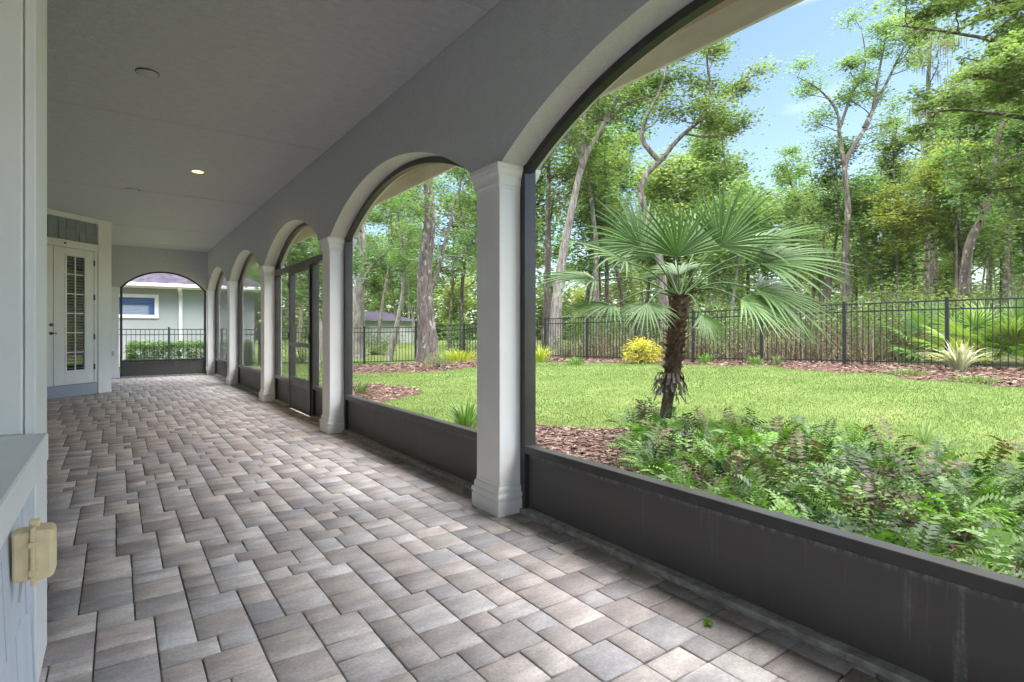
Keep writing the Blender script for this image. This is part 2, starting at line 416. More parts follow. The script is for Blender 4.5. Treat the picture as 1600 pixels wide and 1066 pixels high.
xs = np.r_[-400, -200, -100, -50, -20, -8, np.arange(-4, 2, 1.0), np.arange(2, 17, .1), np.arange(17, 40, 1.0), 50, 70, 100, 200, 400]
ys = np.r_[-400, -200, -100, -50, -20, -10, np.arange(-6, 23, .12), np.arange(23, 45, 1.0), 60, 80, 120, 200, 400]
GX, GY = np.meshgrid(xs, ys)
GZ = terrain(GX, GY)
nx, ny = len(xs), len(ys)
V = np.stack([GX, GY, GZ], -1).reshape(-1, 3)
i, j = np.meshgrid(np.arange(nx - 1), np.arange(ny - 1)); i = i.ravel(); j = j.ravel()
Fq = np.stack([j * nx + i, j * nx + i + 1, (j + 1) * nx + i + 1, (j + 1) * nx + i], -1)
mm = mulch(GX, GY).ravel(); ww = woods(GX, GY).ravel()
col = np.stack([(~(mm | ww)).astype(float), ww.astype(float), np.zeros(len(mm))], -1)
tag(np_mesh('ground', V, Fq, M['ground'], None, col, True), kind='structure')

# ------------------------------------------------------------------ lanai floor of three-size pavers
rnd = random.Random(5)
U = .063
X0, X1, Y0, Y1 = -2.9, 2.24, -3.6, 16.55
ncx = int((X1 - X0) / U); ncy = int((Y1 - Y0) / U)
bord = 2   # soldier course along the screens
occ = np.zeros((ncx, ncy), bool)
NV = []; NF = []; NC = []
nn = 0
def paver(xa, xb, ya, yb):
    global nn
    gp = .0024; b = .0036; zt = rnd.uniform(-.0012, .0012); z0 = -.03
    xa += gp; xb -= gp; ya += gp; yb -= gp
    jx = rnd.uniform(-.0012, .0012); jy = rnd.uniform(-.0012, .0012)
    xa += jx; xb += jx; ya += jy; yb += jy
    tl = [rnd.uniform(-.0007, .0007) for _ in range(4)]
    vs = [(xa, ya, z0), (xb, ya, z0), (xb, yb, z0), (xa, yb, z0),
          (xa, ya, zt - b), (xb, ya, zt - b), (xb, yb, zt - b), (xa, yb, zt - b),
          (xa + b, ya + b, zt + tl[0]), (xb - b, ya + b, zt + tl[1]), (xb - b, yb - b, zt + tl[2]), (xa + b, yb - b, zt + tl[3])]
    NV.extend(vs)
    for a, b_ in ((0, 1), (1, 2), (2, 3), (3, 0)):
        NF.append((nn + a, nn + b_, nn + b_ + 4, nn + a + 4)); NF.append((nn + a + 4, nn + b_ + 4, nn + b_ + 8, nn + a + 8))
    NF.append((nn + 8, nn + 9, nn + 10, nn + 11))
    c = (rnd.random(), rnd.random(), rnd.random()); NC.extend([c] * 12); nn += 12
for a in range(0, ncy // 2):
    paver(X1 - 2 * U - .02, X1 - .02, Y0 + a * 2 * U, Y0 + (a + 1) * 2 * U)
# interlocking three-size bond: five-unit blocks of four stones turned round three-unit squares
XE = X1 - 2 * U - .02
def stone(x, y, w, h):
    xa, xb, ya, yb = X0 + x * U, X0 + (x + w) * U, Y0 + y * U, Y0 + (y + h) * U
    xa, xb, ya, yb = max(xa, X0), min(xb, XE), max(ya, Y0), min(yb, Y1)
    if xb - xa > .02 and yb - ya > .02: paver(xa, xb, ya, yb)
for a in range(-80, 80):
    for b_ in range(-80, 80):
        ox, oy = 5 * a - 3 * b_, 3 * a + 5 * b_
        if ox < -9 or oy < -9 or ox > ncx + 2 or oy > ncy + 2: continue
        f = rnd.random()
        blk = [(0, 0, 2, 2), (0, 2, 2, 3), (2, 0, 3, 3), (2, 3, 3, 2)] if f < .5 else [(0, 0, 3, 2), (0, 2, 3, 3), (3, 0, 2, 3), (3, 3, 2, 2)]
        if rnd.random() < .5: blk = [(x, 5 - y - h, w, h) for x, y, w, h in blk]
        if rnd.random() < .55: blk = [(y, x, h, w) for x, y, w, h in blk]
        for x, y, w, h in blk: stone(ox + x, oy + y, w, h)
        stone(ox + 5, oy, 3, 3)
fl = np_mesh('paved_floor', NV, NF, M['paver'], None, np.array(NC))
tag(fl, kind='structure')
sl = MB().box(-3.0, 2.27, -3.85, 16.85, -.2, -.012).build('floor_slab', M['joint']); tag(sl, kind='structure')

# ------------------------------------------------------------------ arcade
WX0, WX1, SPR, CEIL, PITCH, Y1C = 1.95, 2.25, 2.22, 3.22, 3.41, 3.015
RISE, HALF = .455, 1.53
COLY = [Y1C + PITCH * k for k in range(-2, 5)]        # column centres
def arch_z(u, half=HALF, rise=RISE):
    R = (half * half + rise * rise) / (2 * rise)
    return SPR + rise - (R - math.sqrt(max(0, R * R - u * u)))
BAYS = [(COLY[k] + COLY[k + 1]) / 2 for k in range(len(COLY) - 1)]
ysamp = []
y = COLY[0] - .175
pts = [(COLY[0] - .175, SPR)]
for k, yc in enumerate(BAYS):
    if k == 0: pts.append((yc - HALF - .0005, SPR))
    for q in range(49):
        u = -HALF + 2 * HALF * q / 48; pts.append((yc + u, arch_z(u)))
pts.append((16.82, SPR))
def arch_wall(pts, fixed0, fixed1, top, name, mats, axis):
    """wall with arches; pts=(along, lower z); axis 'y' wall runs along Y between x=fixed0 and x=fixed1"""
    P = (lambda a, b, z: (b, a, z)) if axis == 'y' else (lambda a, b, z: (a, b, z))
    f = MB(); s_ = MB()
    for (a, za), (b, zb) in zip(pts[:-1], pts[1:]):
        for fx, fl_ in ((fixed0, 0), (fixed1, 1)):
            q = [P(a, fx, za), P(b, fx, zb), P(b, fx, top), P(a, fx, top)]
            f.add(q, [(0, 1, 2, 3) if (fl_ == (axis == 'y')) else (3, 2, 1, 0)])
        s_.add([P(a, fixed0, za), P(a, fixed1, za), P(b, fixed1, zb), P(b, fixed0, zb)], [(0, 1, 2, 3)])
    a, b = pts[0], pts[-1]
    f.add([P(a[0], fixed0, a[1]), P(a[0], fixed1, a[1]), P(a[0], fixed1, top), P(a[0], fixed0, top)], [(0, 1, 2, 3)])
    f.add([P(b[0], fixed0, b[1]), P(b[0], fixed1, b[1]), P(b[0], fixed1, top), P(b[0], fixed0, top)], [(0, 1, 2, 3)])
    return f, s_
f, s_ = arch_wall(pts, WX0, WX1, CEIL, 'w', None, 'y')
aw = thing('arcade_wall', 'long grey stucco wall of round-topped arches over the white columns', 'wall', (2.1, 3, 2.22))
f.build('wall_face', M['wall'], aw); s_.build('arch_soffit', M['reveal'], aw)
# end wall
ecx, eh, er = .985, .915, .44
pe = [(-.4, SPR), (ecx - eh - .0005, SPR)] + [(ecx - eh + 2 * eh * q / 40, arch_z(-eh + 2 * eh * q / 40, eh, er)) for q in range(41)] + [(1.9495, SPR)]
f, s_ = arch_wall(pe, 16.5, 16.8, CEIL, 'w', None, 'x')
ew = thing('end_wall', 'grey stucco wall with one arch closing the far end of the porch', 'wall', (.98, 16.65, 2.22))
f.build('wall_face', M['wall'], ew); s_.build('arch_soffit', M['reveal'], ew)

# ceiling
cl = MB().box(-3.2, WX0 - .001, -3.9, 16.499, CEIL, CEIL + .1).build('ceiling', M['ceiling']); tag(cl, kind='structure')
def seam(Yc):
    b = MB(); b.box(-2.9, WX0 - .003, Yc, Yc + .012, CEIL - .0035, CEIL - .0005)
    o = b.build('ceiling_seam', M['wall'], cl); return o
for a in (-.4, 2.97, 6.38, 9.8, 13.2): seam(a)

# columns
def sq_profile(mb, cx, cy, prof):
    vs = []; fs = []
    for k, (hw, z) in enumerate(prof):
        c = .004
        vs += [(cx - hw + c, cy - hw, z), (cx + hw - c, cy - hw, z), (cx + hw, cy - hw + c, z), (cx + hw, cy + hw - c, z),
               (cx + hw - c, cy + hw, z), (cx - hw + c, cy + hw, z), (cx - hw, cy + hw - c, z), (cx - hw, cy - hw + c, z)]
    for k in range(len(prof) - 1):
        for q in range(8): fs.append((k * 8 + q, k * 8 + (q + 1) % 8, k * 8 + 8 + (q + 1) % 8, k * 8 + 8 + q))
    fs.append(tuple(range(8))[::-1]); n = (len(prof) - 1) * 8; fs.append(tuple(range(n, n + 8)))
    mb.add(vs, fs)
def build_column(cx, cy, label):
    t = thing('column', label, 'column', (cx, cy, 0), 'white columns of the arcade')
    b = MB(); sq_profile(b, cx, cy, [(.160, .001), (.160, .088), (.154, .092), (.154, .100), (.162, .106), (.163, .122), (.158, .132), (.148, .136), (.148, .146), (.150, .156), (.146, .172), (.138, .180), (.138, .2)]); b.build('base', M['white2'], t)
    b = MB(); sq_profile(b, cx, cy, [(.135, .2005), (.135, 2.0695)]); b.build('shaft', M['white2'], t)
    b = MB(); sq_profile(b, cx, cy, [(.138, 2.07), (.139, 2.085), (.145, 2.095), (.146, 2.12), (.152, 2.145), (.162, 2.165), (.166, 2.185), (.171, 2.192), (.171, 2.219)]); b.build('capital', M['white2'], t)
    return t
CLAB = {0: 'white square column behind the first arch, outside the view', 1: 'white square column at the near end of the widest arch, across from the counter',
        2: 'tall white square column between the fan palm screen and the oak screen',
        3: 'second white square column from the front, just before the screen door',
        4: 'white square column on the far side of the screen door',
        5: 'white square column second from the far end, between two hazy screens',
        6: 'white corner column where the arcade meets the far end wall'}
for k, yc in enumerate(COLY):
    if k == 0: continue
    build_column(2.095, yc, CLAB[k])
# half pilaster at the left of the end arch
t = thing('pilaster', 'slim white pilaster left of the far end arch', 'column', (-.02, 16.62, 0))
MB().box(-.12, .045, 16.48, 16.78, .2, 2.07, .004).build('shaft', M['white2'], t)
MB().box(-.12, .068, 16.455, 16.80, .001, .2, .012).build('base', M['white2'], t)
MB().box(-.12, .068, 16.455, 16.80, 2.07, 2.219, .01).build('capital', M['white2'], t)

# ------------------------------------------------------------------ screens
PXF = 2.13     # inner face of the aluminium frame
def frame_arch(mb, yc, axis='y', half=HALF, rise=RISE, x0=2.125, x1=2.18, th=.05, cx=None):
    n = 40; ring = []
    for q in range(n + 1):
        u = -half + 2 * half * q / n
        R = (half * half + rise * rise) / (2 * rise); cz = SPR + rise - R
        z = arch_z(u, half, rise); nz = (z - cz) / R; nu = u / R
        o1 = (u - nu * .002, z - nz * .002); i1 = (u - nu * th, z - nz * th)
        if axis == 'y': ring.append([(x0, yc + o1[0], o1[1]), (x1, yc + o1[0], o1[1]), (x1, yc + i1[0], i1[1]), (x0, yc + i1[0], i1[1])])
        else: ring.append([(cx + o1[0], x0, o1[1]), (cx + o1[0], x1, o1[1]), (cx + i1[0], x1, i1[1]), (cx + i1[0], x0, i1[1])])
    vs = [p for r in ring for p in r]; fs = []
    for q in range(n):
        for e in range(4): fs.append((q * 4 + e, q * 4 + (e + 1) % 4, q * 4 + 4 + (e + 1) % 4, q * 4 + 4 + e))
    fs += [(0, 1, 2, 3), (n * 4 + 3, n * 4 + 2, n * 4 + 1, n * 4)]
    mb.add(vs, fs)
def screen_sheet(yc, ya, yb, z0, x=2.152, half=HALF, rise=RISE, z1=None, axis='y'):
    n = 40; vs = []
    for q in range(n + 1):
        u = ya + (yb - ya) * q / n
        zt = z1 if z1 is not None else arch_z(max(-half, min(half, u - yc)), half, rise) - .03
        for z in (z0, zt):
            vs.append((x, u, z) if axis == 'y' else (u, x, z))
    fs = [(2 * q, 2 * q + 2, 2 * q + 3, 2 * q + 1) for q in range(n)]
    return MB().add(vs, fs)
BL = {1: 'dark bronze framed screen filling the nearest and widest-looking arch, fan palm outside',
      2: 'dark bronze framed screen in the second arch, oak trunk seen through it',
      4: 'hazy bronze framed screen in the arch just beyond the screen door',
      5: 'narrowest-looking hazy screen at the far end of the arcade',
      0: 'dark bronze framed screen in the arch behind the viewer'}
SG = 'bronze framed screens in the arches'
YL = lambda yc: (yc - PITCH / 2 + .137, yc + PITCH / 2 - .137)
def bay(yc, label):
    t = thing('screen_panel', label, 'screen', (2.15, yc, 0), SG)
    a, b = YL(yc)
    m = MB(); m.box(2.12, 2.21, a, a + .05, .031, SPR + .02, .002); m.box(2.12, 2.21, b - .05, b, .031, SPR + .02, .002); frame_arch(m, yc)
    m.build('frame', M['bronze'], t)
    MB().box(2.155, 2.163, a + .05, b - .05, .031, .382).build('kick_panel', M['kick'], t)
    MB().box(2.118, 2.19, a + .05, b - .05, .382, .43, .003).build('top_rail', M['bronze'], t)
    MB().box(2.098, 2.2, a - .03 + .001, b + .03, .0015, .03, .003).build('bottom_channel', M['ledge'], t)
    screen_sheet(yc, a + .05, b - .05, .43).build('screen_mesh', M['screen'], t)
    return t
for k, yc in enumerate(BAYS):
    # BAYS[0] lies behind the viewer
    if k in (0, 3): continue
    bay(yc, {1: BL[0], 2: BL[1]}.get(k, None) if False else {1: BL[1], 2: BL[2], 4: BL[4], 5: BL[5]}[k])
# door bay
yc = BAYS[3]; a, b = YL(yc); dy0, dy1 = 7.58, 8.72
t = thing('door_screen_wall', 'bronze framed screen wall with arched top light around the screen door', 'screen', (2.15, yc, 0), SG)
m = MB(); m.box(2.12, 2.21, a, a + .05, .031, SPR + .02, .002); m.box(2.12, 2.21, b - .05, b, .031, SPR + .02, .002); frame_arch(m, yc)
m.box(2.118, 2.205, a + .05, b - .05, 2.06, 2.14, .003)
m.box(2.118, 2.205, dy0 - .06, dy0, .003, 2.06, .002); m.box(2.118, 2.205, dy1, dy1 + .06, .003, 2.06, .002)
m.build('frame', M['bronze'], t)
for (p, q) in ((a + .05, dy0 - .06), (dy1 + .06, b - .05)):
    MB().box(2.155, 2.163, p, q, .031, .382).build('kick_panel', M['kick'], t)
    MB().box(2.118, 2.19, p, q, .382, .43, .003).build('top_rail', M['bronze'], t)
    MB().box(2.078, 2.2, p, q, .0015, .03, .003).build('bottom_channel', M['ledge'], t)
    screen_sheet(yc, p, q, .43, z1=2.06).build('screen_mesh', M['screen'], t)
screen_sheet(yc, a + .05, b - .05, 2.14).build('screen_mesh', M['screen'], t)
t = thing('screen_door', 'dark bronze screen door with kick plate and lever, third arch', 'door', (2.15, yc, 0))
m = MB(); p, q = dy0 + .006, dy1 - .006
m.box(2.10, 2.135, p, p + .065, .02, 2.05, .003); m.box(2.10, 2.135, q - .065, q, .02, 2.05, .003)
m.box(2.101, 2.134, p + .065, q - .065, 1.985, 2.05, .003); m.box(2.101, 2.134, p + .065, q - .065, .93, .99, .003); m.box(2.101, 2.134, p + .065, q - .065, .44, .49, .003); m.box(2.101, 2.134, p + .065, q - .065, .02, .08, .003)
m.build('door_frame', M['bronze'], t)
MB().box(2.112, 2.122, p + .065, q - .065, .08, .44).build('kick_panel', M['kick'], t)
screen_sheet(yc, p + .065, q - .065, .49, x=2.118, z1=1.985).build('screen_mesh', M['screen'], t)
m = MB(); m.box(2.09, 2.10, p + .015, p + .05, 1.0, 1.13, .003); m.cyl((2.10, p + .033, 1.07), (2.055, p + .033, 1.07), .009); m.box(2.045, 2.058, p + .02, p + .13, 1.06, 1.08, .004)
m.build('handle', M['steel'], t)
for z in (.25, 1.05, 1.8): MB().cyl((2.097, q - .002, z), (2.097, q - .002, z + .08), .008, n=10).build('hinge', M['steel'], t)
# end screen
t = thing('end_screen', 'bronze framed screen across the arch of the far end wall', 'screen', (.985, 16.65, 0))
x0, x1 = .045, 1.925
m = MB(); m.box(.069, .12, 16.6, 16.69, .031, SPR + .02, .002); m.box(1.88, 1.929, 16.6, 16.69, .031, SPR + .02, .002)
frame_arch(m, 0, 'x', eh, er, 16.6, 16.65, .04, ecx); m.build('frame', M['bronze'], t)
MB().box(.12, 1.88, 16.63, 16.638, .031, .382).build('kick_panel', M['kick'], t)
MB().box(.12, 1.88, 16.6, 16.67, .382, .43, .003).build('top_rail', M['bronze'], t)
MB().box(.07, 1.925, 16.56, 16.68, .0015, .03, .003).build('bottom_channel', M['ledge'], t)
screen_sheet(ecx, .12, 1.88, .43, x=16.64, half=eh, rise=er, axis='x').build('screen_mesh', M['screen'], t)

# ------------------------------------------------------------------ eave and roof
t = thing('eave', 'cream and tan eave with gutter running outside above the arches', 'eave', (2.5, 5, 2.8))
MB().box(2.36, 2.70, -4.2, 17.3, 2.93, 2.95).build('soffit', M['soffit'], t)
MB().box(2.2505, 2.359, -4.2, 17.3, 2.88, 2.95, .004).build('frieze_trim', M['gutter'], t)
MB().box(2.70, 2.725, -4.2, 17.3, 2.775, 3.02, .003).build('fascia', M['gutter'], t)
gp = [(2.742, 2.825), (2.81, 2.825), (2.816, 2.835), (2.835, 2.875), (2.86, 2.90), (2.865, 2.95), (2.855, 2.957), (2.85, 2.92), (2.80, 2.85), (2.745, 2.85)]
m = MB(); n = len(gp); m.add([(x, -4.2, z) for x, z in gp] + [(x, 17.3, z) for x, z in gp], [(k, (k + 1) % n, n + (k + 1) % n, n + k) for k in range(n)]); m.build('gutter', M['gutter'], t)
r = MB(); r.add([(2.80, -4.5, 3.03), (2.80, 17.6, 3.03), (-4.2, 13.5, 5.6), (-4.2, -1, 5.6), (-12, -4.5, 3.03), (-12, 17.6, 3.03)], [(0, 1, 2, 3), (5, 4, 3, 2), (1, 5, 2), (4, 0, 3)])
tag(r.build('roof', M['roof']), 'shingled hip roof above the porch, hidden behind its ceiling', 'roof')

# ------------------------------------------------------------------ house walls on the left
hw = MB(); hw.box(-2.9, -2.7, 2.45, 10.6, -.012, CEIL - .001); hw.box(-2.7, -.62, 2.45, 2.65, -.012, CEIL - .001); hw.box(-.62, -.46, -3.8, 2.3, .001, CEIL - .001); hw.box(-.46, -.215, -3.8, 2.3, 2.62, CEIL - .001); hw.box(-.46, -.215, -3.8, -1.2, .001, 2.62)

tag(hw.build('house_wall', M['wall']), 'grey stucco house wall on the left, mostly hidden behind the white corner post', 'wall')
hp = MB(); hp.box(-.5, -.1005, 13.2, 16.48, .001, CEIL - .001)
tag(hp.build('side_wall', M['wall']), 'grey side wall between the white door trim and the far end arch', 'wall')
# near corner post
t = thing('corner_post', 'tall white boxed corner post at the left edge, beside the counter', 'post', (-.3, 2.5, 0))
MB().box(-.62, -.2405, 2.335, 2.675, .001, CEIL - .001, .002).build('post_core', M['white'], t)
MB().box(-.238, -.21, 2.33, 2.68, .001, CEIL - .001, .003).build('trim_board', M['white'], t)
MB().box(-.46, -.242, 2.318, 2.334, .842, CEIL - .001, .003).build('casing', M['white'], t)
# half wall, shakes and cap
def shakes(mb, s0, s1, z0, z1, course, rn, P, thick=.012, wmin=.09, wmax=.19, gap=.007):
    """P(s, n, z) maps to world; shingles of random width, staggered butts"""
    k = 0; z = z0
    while z < z1 - .01:
        zt = min(z1, z + course); s = s0 - rn.uniform(0, .1)
        while s < s1:
            w = rn.uniform(wmin, wmax); e = min(s + w, s1) - gap; b0 = max(s, s0)
            if e - b0 > .01:
                zb = max(z0, z + rn.choice((0, .012, -.03)) * (k > 0)); th = thick * rn.uniform(.8, 1.25)
                vs = [P(b0, 0, zb), P(e, 0, zb), P(e, 0, zt), P(b0, 0, zt), P(b0, th + .004, zb), P(e, th + .004, zb), P(e, .003, zt), P(b0, .003, zt)]
                mb.add(vs, [(0, 1, 2, 3), (4, 7, 6, 5), (0, 4, 5, 1), (1, 5, 6, 2), (2, 6, 7, 3), (3, 7, 4, 0)])
            s += w
        z += course; k += 1
t = thing('counter_wall', 'low half wall with pale blue shake siding and white cap beside the corner post', 'half wall', (-.3, .6, 0))
MB().box(-.458, -.226, -1.2, 2.32, .001, .752).build('wall_core', M['bluegrey'], t)
m = MB(); shakes(m, -1.2, 2.325, .02, .75, .36, random.Random(3), lambda s, n, z: (-.2255 + n, s, z)); m.build('shake_siding', M['bluegrey'], t)
MB().box(-.459, -.178, -1.2, 2.317, .753, .841, .004).build('cap', M['white'], t)
# outlet box
t = thing('outlet_box', 'beige weatherproof outlet box on the pale blue siding, lower left', 'outlet box', (-.2, 1.86, .6))
MB().box(-.211, -.176, 1.833, 1.900, .540, .662, .005).build('box_body', M['beige_plastic'], t)
MB().box(-.1755, -.166, 1.824, 1.909, .527, .675, .002).build('flange', M['beige_plastic'], t)
m = MB()
vs = []; 
for (xx, i_) in ((-.1655, .002), (-.139, .005), (-.131, .010), (-.128, .018)):
    vs += [(xx, 1.828 + i_, .535 + i_), (xx, 1.905 - i_, .535 + i_), (xx, 1.905 - i_, .667 - i_), (xx, 1.828 + i_, .667 - i_)]
fs = [(4 * k + e, 4 * k + (e + 1) % 4, 4 * k + 4 + (e + 1) % 4, 4 * k + 4 + e) for k in range(3) for e in range(4)] + [(12, 13, 14, 15)]
m.add(vs, fs); m.build('cover', M['beige_plastic'], t)
for z in (.555, .625): MB().box(-.179, -.162, 1.818, 1.8235, z, z + .015, .0015).build('hinge', M['beige_plastic'], t)
m = MB(); m.box(-.180, -.160, 1.855, 1.872, .668, .686, .002); m.build('latch', M['beige_plastic'], t)
MB().cyl((-.195, 1.85, .539), (-.198, 1.84, .49), .003, n=8).build('cord', M['grey_plastic'], t)

# ------------------------------------------------------------------ diagonal door wall
S2 = math.sqrt(.5)
def DG(v):      # (s, n, z): s along the wall from its corner, n out of it
    s, n, z = v; return (-.1 - s * S2 + n * S2, 13.0 - s * S2 - n * S2, z)
D = lambda: MB(DG)
t = thing('door_wall', 'white trimmed diagonal house wall around the glazed doors', 'wall', DG((1, 0, 0)))
m = D(); m.box(.0, 3.6, -.2, -.045, .0, CEIL - .001); m.build('wall_core', M['white'], t)
m = D(); m.box(-.005, .27, -.044, .03, .001, 3.13, .003); m.build('corner_trim', M['white'], t)
m = D(); m.box(-.02, 3.6, -.046, .035, 3.131, CEIL - .001, .003); m.build('top_trim', M['white'], t)
m = D(); m.box(.271, 3.4, -.044, .022, 2.618, 2.745, .003); m.build('head_trim', M['white'], t)
m = D(); m.box(.271, 3.4, -.044, -.012, 2.746, 3.13); shakes(m, .275, 3.4, 2.75, 3.125, .19, random.Random(8), lambda s, n, z: (s, n - .0115, z), .014, .13, .25, .014); m.build('shake_panel', M['shake'], t)
m = D(); m.box(.271, 3.4, -.044, .01, .001, .205, .002); m.build('step_riser', M['riser'], t)
m = D(); m.box(.271, .328, -.044, .005, .206, 2.617, .002); m.build('jamb', M['white'], t)
def glazed_door(s0, s1, label, handle, hinge):
    t = thing('glazed_door', label, 'door', DG(((s0 + s1) / 2, 0, .2)), 'glazed double doors')
    g0, g1, z0, z1 = s0 + .158, s0 + .552, .434, 2.5
    m = D()
    m.box(s0, g0, -.04, -.004, .215, 2.607, .003); m.box(g1, s1, -.04, -.004, .215, 2.607, .003)
    m.box(g0, g1, -.04, -.0045, .215, z0); m.box(g0, g1, -.04, -.0045, z1, 2.607)
    m.build('door_leaf', M['white'], t)
    m = D(); m.box(g0 - .01, g0 + .028, -.02, .008, z0 - .01, z1 + .01, .004); m.box(g1 - .028, g1 + .01, -.02, .008, z0 - .01, z1 + .01, .004)
    m.box(g0 + .028, g1 - .028, -.02, .008, z0 - .01, z0 + .028, .004); m.box(g0 + .028, g1 - .028, -.02, .008, z1 - .028, z1 + .01, .004); m.build('glass_trim', M['white'], t)
    m = D(); m.box(g0 + .028, g1 - .028, -.03, -.02, z0 + .028, z1 - .028); gl = m.build('glass', M['doorglass'], t)
    m = D(); c = (g0 + g1) / 2; m.box(c - .008, c + .008, -.019, -.008, z0 + .028, z1 - .028)
    for k in range(1, 6):
        z = z0 + (z1 - z0) * k / 6; m.box(g0 + .028, c - .0085, -.019, -.0085, z - .008, z + .008); m.box(c + .0085, g1 - .028, -.019, -.0085, z - .008, z + .008)
    m.build('muntins', M['white'], t)
    if handle is not None:
        m = D(); m.cyl((handle, -.004, 1.26), (handle, .02, 1.26), .028); m.build('deadbolt', M['steel'], t, True)
        m = D(); m.cyl((handle, -.004, 1.115), (handle, .012, 1.115), .028); m.cyl((handle, .012, 1.115), (handle, .055, 1.115), .009); m.box(handle - .06, handle + .012, .045, .062, 1.106, 1.124, .004); m.build('handle', M['steel'], t)
    for z in (.45, 1.0, 1.72, 2.35):
        m = D(); m.cyl((hinge, .006, z), (hinge, .006, z + .1), .014, n=10); m.build('hinge', M['steel'], t)
glazed_door(.334, 1.086, 'white glazed door leaf hinged to the right trim of the diagonal wall', None, .331)
glazed_door(1.10, 1.852, 'white glazed door leaf with dark handle, half hidden behind the corner post', 1.14, 1.856)
t = thing('door_sensor', 'small white and dark sensor clipped on the trim above the doors', 'sensor', DG((1.05, .03, 2.66)))
m = D(); m.box(.86, 1.16, .023, .038, 2.662, 2.705, .005); m.build('bracket', M['white'], t)
m = D(); m.cyl((.93, .038, 2.683), (.93, .06, 2.683), .016); m.build('sensor_eye', M['steel'], t, True)
t = thing('wall_outlet', 'small grey covered outlet on the pilaster base by the end arch', 'outlet', (-.06, 16.4, .6))
MB().box(-.1, -.045, 16.44, 16.479, .55, .66, .006).build('outlet_body', M['grey_plastic'], t)
MB().box(-.095, -.05, 16.43, 16.4395, .56, .65, .003).build('cover', M['grey_plastic'], t)

# ceiling fixtures
def downlight(x, y, r, lit, label):
    t = thing('downlight', label, 'ceiling light', (x, y, CEIL), 'recessed ceiling lights')
    n = 32; vs = []; 
    for (rr, z) in ((r, CEIL - .0005), (r, CEIL - .006), (r * .82, CEIL - .007), (r * .78, CEIL - .002)):
        for k in range(n): vs.append((x + rr * math.cos(2 * PI * k / n), y + rr * math.sin(2 * PI * k / n), z))
    fs = [(q * n + k, q * n + (k + 1) % n, q * n + n + (k + 1) % n, q * n + n + k) for q in range(3) for k in range(n)]
    MB().add(vs, fs).build('trim_ring', M['white'] if lit != 0 else M['wall'], t, True)
    m = MB(); m.add([(x + r * .79 * math.cos(2 * PI * k / n), y + r * .79 * math.sin(2 * PI * k / n), CEIL - .003) for k in range(n)], [tuple(range(n))[::-1]])
    m.build('reflector' if lit == 1 else 'lens', {1: M['lampglow'], 2: M['lampoff'], 0: M['wall']}[lit], t)
    if lit == 1:
        m = MB(); m.add([(x + r * .5 * math.cos(2 * PI * k / n), y + r * .5 * math.sin(2 * PI * k / n), CEIL - .006) for k in range(n)], [tuple(range(n))[::-1]]); m.build('bulb', M['lamp'], t)
    return t
downlight(.854, 8.18, .085, 1, 'glowing warm round downlight in the grey ceiling')
downlight(.9, 15.4, .085, 2, 'faint pale downlight near the far end of the ceiling')
t = thing('ceiling_cover', 'blank round grey cover plate with dark rim, nearest on the ceiling', 'cover plate', (.2, 5.27, CEIL), 'blank ceiling covers')
MB().cyl((.2, 5.27, CEIL - .0005), (.2, 5.27, CEIL - .007), .082, .082, 32).build('rim', M['steel'], t, True)
MB().cyl((.2, 5.27, CEIL - .0075), (.2, 5.27, CEIL - .011), .076, .072, 32).build('plate', M['ceiling'], t, True)
t = thing('ceiling_cover', 'small grey cover plate on the ceiling left of the glowing downlight', 'cover plate', (.2, 9.76, CEIL), 'blank ceiling covers')
MB().cyl((.2, 9.76, CEIL - .0005), (.2, 9.76, CEIL - .005), .10, .10, 32).build('rim', M['ceiling'], t, True)
MB().cyl((.27, 9.76, CEIL - .0055), (.27, 9.76, CEIL - .012), .012, .010, 12).build('screw', M['steel'], t, True)
t = thing('ceiling_cover', 'tiny round sprinkler cap on the end wall above its arch', 'cover plate', (.96, 16.49, 2.98))
MB().cyl((.96, 16.4995, 2.98), (.96, 16.49, 2.98), .025, .022, 20).build('cap', M['white'], t, True)
MB().cyl((.96, 16.4895, 2.98), (.96, 16.483, 2.98), .008, .008, 10).build('screw', M['steel'], t, True)
ld = bpy.data.lights.new('downlight_bulb', 'SPOT'); ld.energy = 14; ld.color = (1, .62, .32); ld.spot_size = rad(150); ld.spot_blend = 1; ld.shadow_soft_size = .06
lo = bpy.data.objects.new('downlight_bulb', ld); C.objects.link(lo); lo.location = (.854, 8.18, CEIL - .03)
# little sprig on the pavers
def sprig():
    b = NB(); rg = np.random.default_rng(2); c = np.array(at(1107, 975, F * H / (975 - HY))); c[2] = .004
    for k in range(14):
        a = rg.uniform(0, 2 * PI); L = rg.uniform(.018, .034); d = np.array([math.cos(a), math.sin(a), .25]); s1 = np.array([-math.sin(a), math.cos(a), 0]) * L * .33
        o = c + rg.normal(0, .008, 3) * (1, 1, 0)
        b.add([o, o + d * L * .5 + s1, o + d * L, o + d * L * .5 - s1], [(0, 1, 2, 3)], rg.uniform(.3, .9))
    return b
tag(sprig().build('fallen_sprig', M['fern_bright']), 'small bright green leafy sprig lying on the pavers', 'leaves')

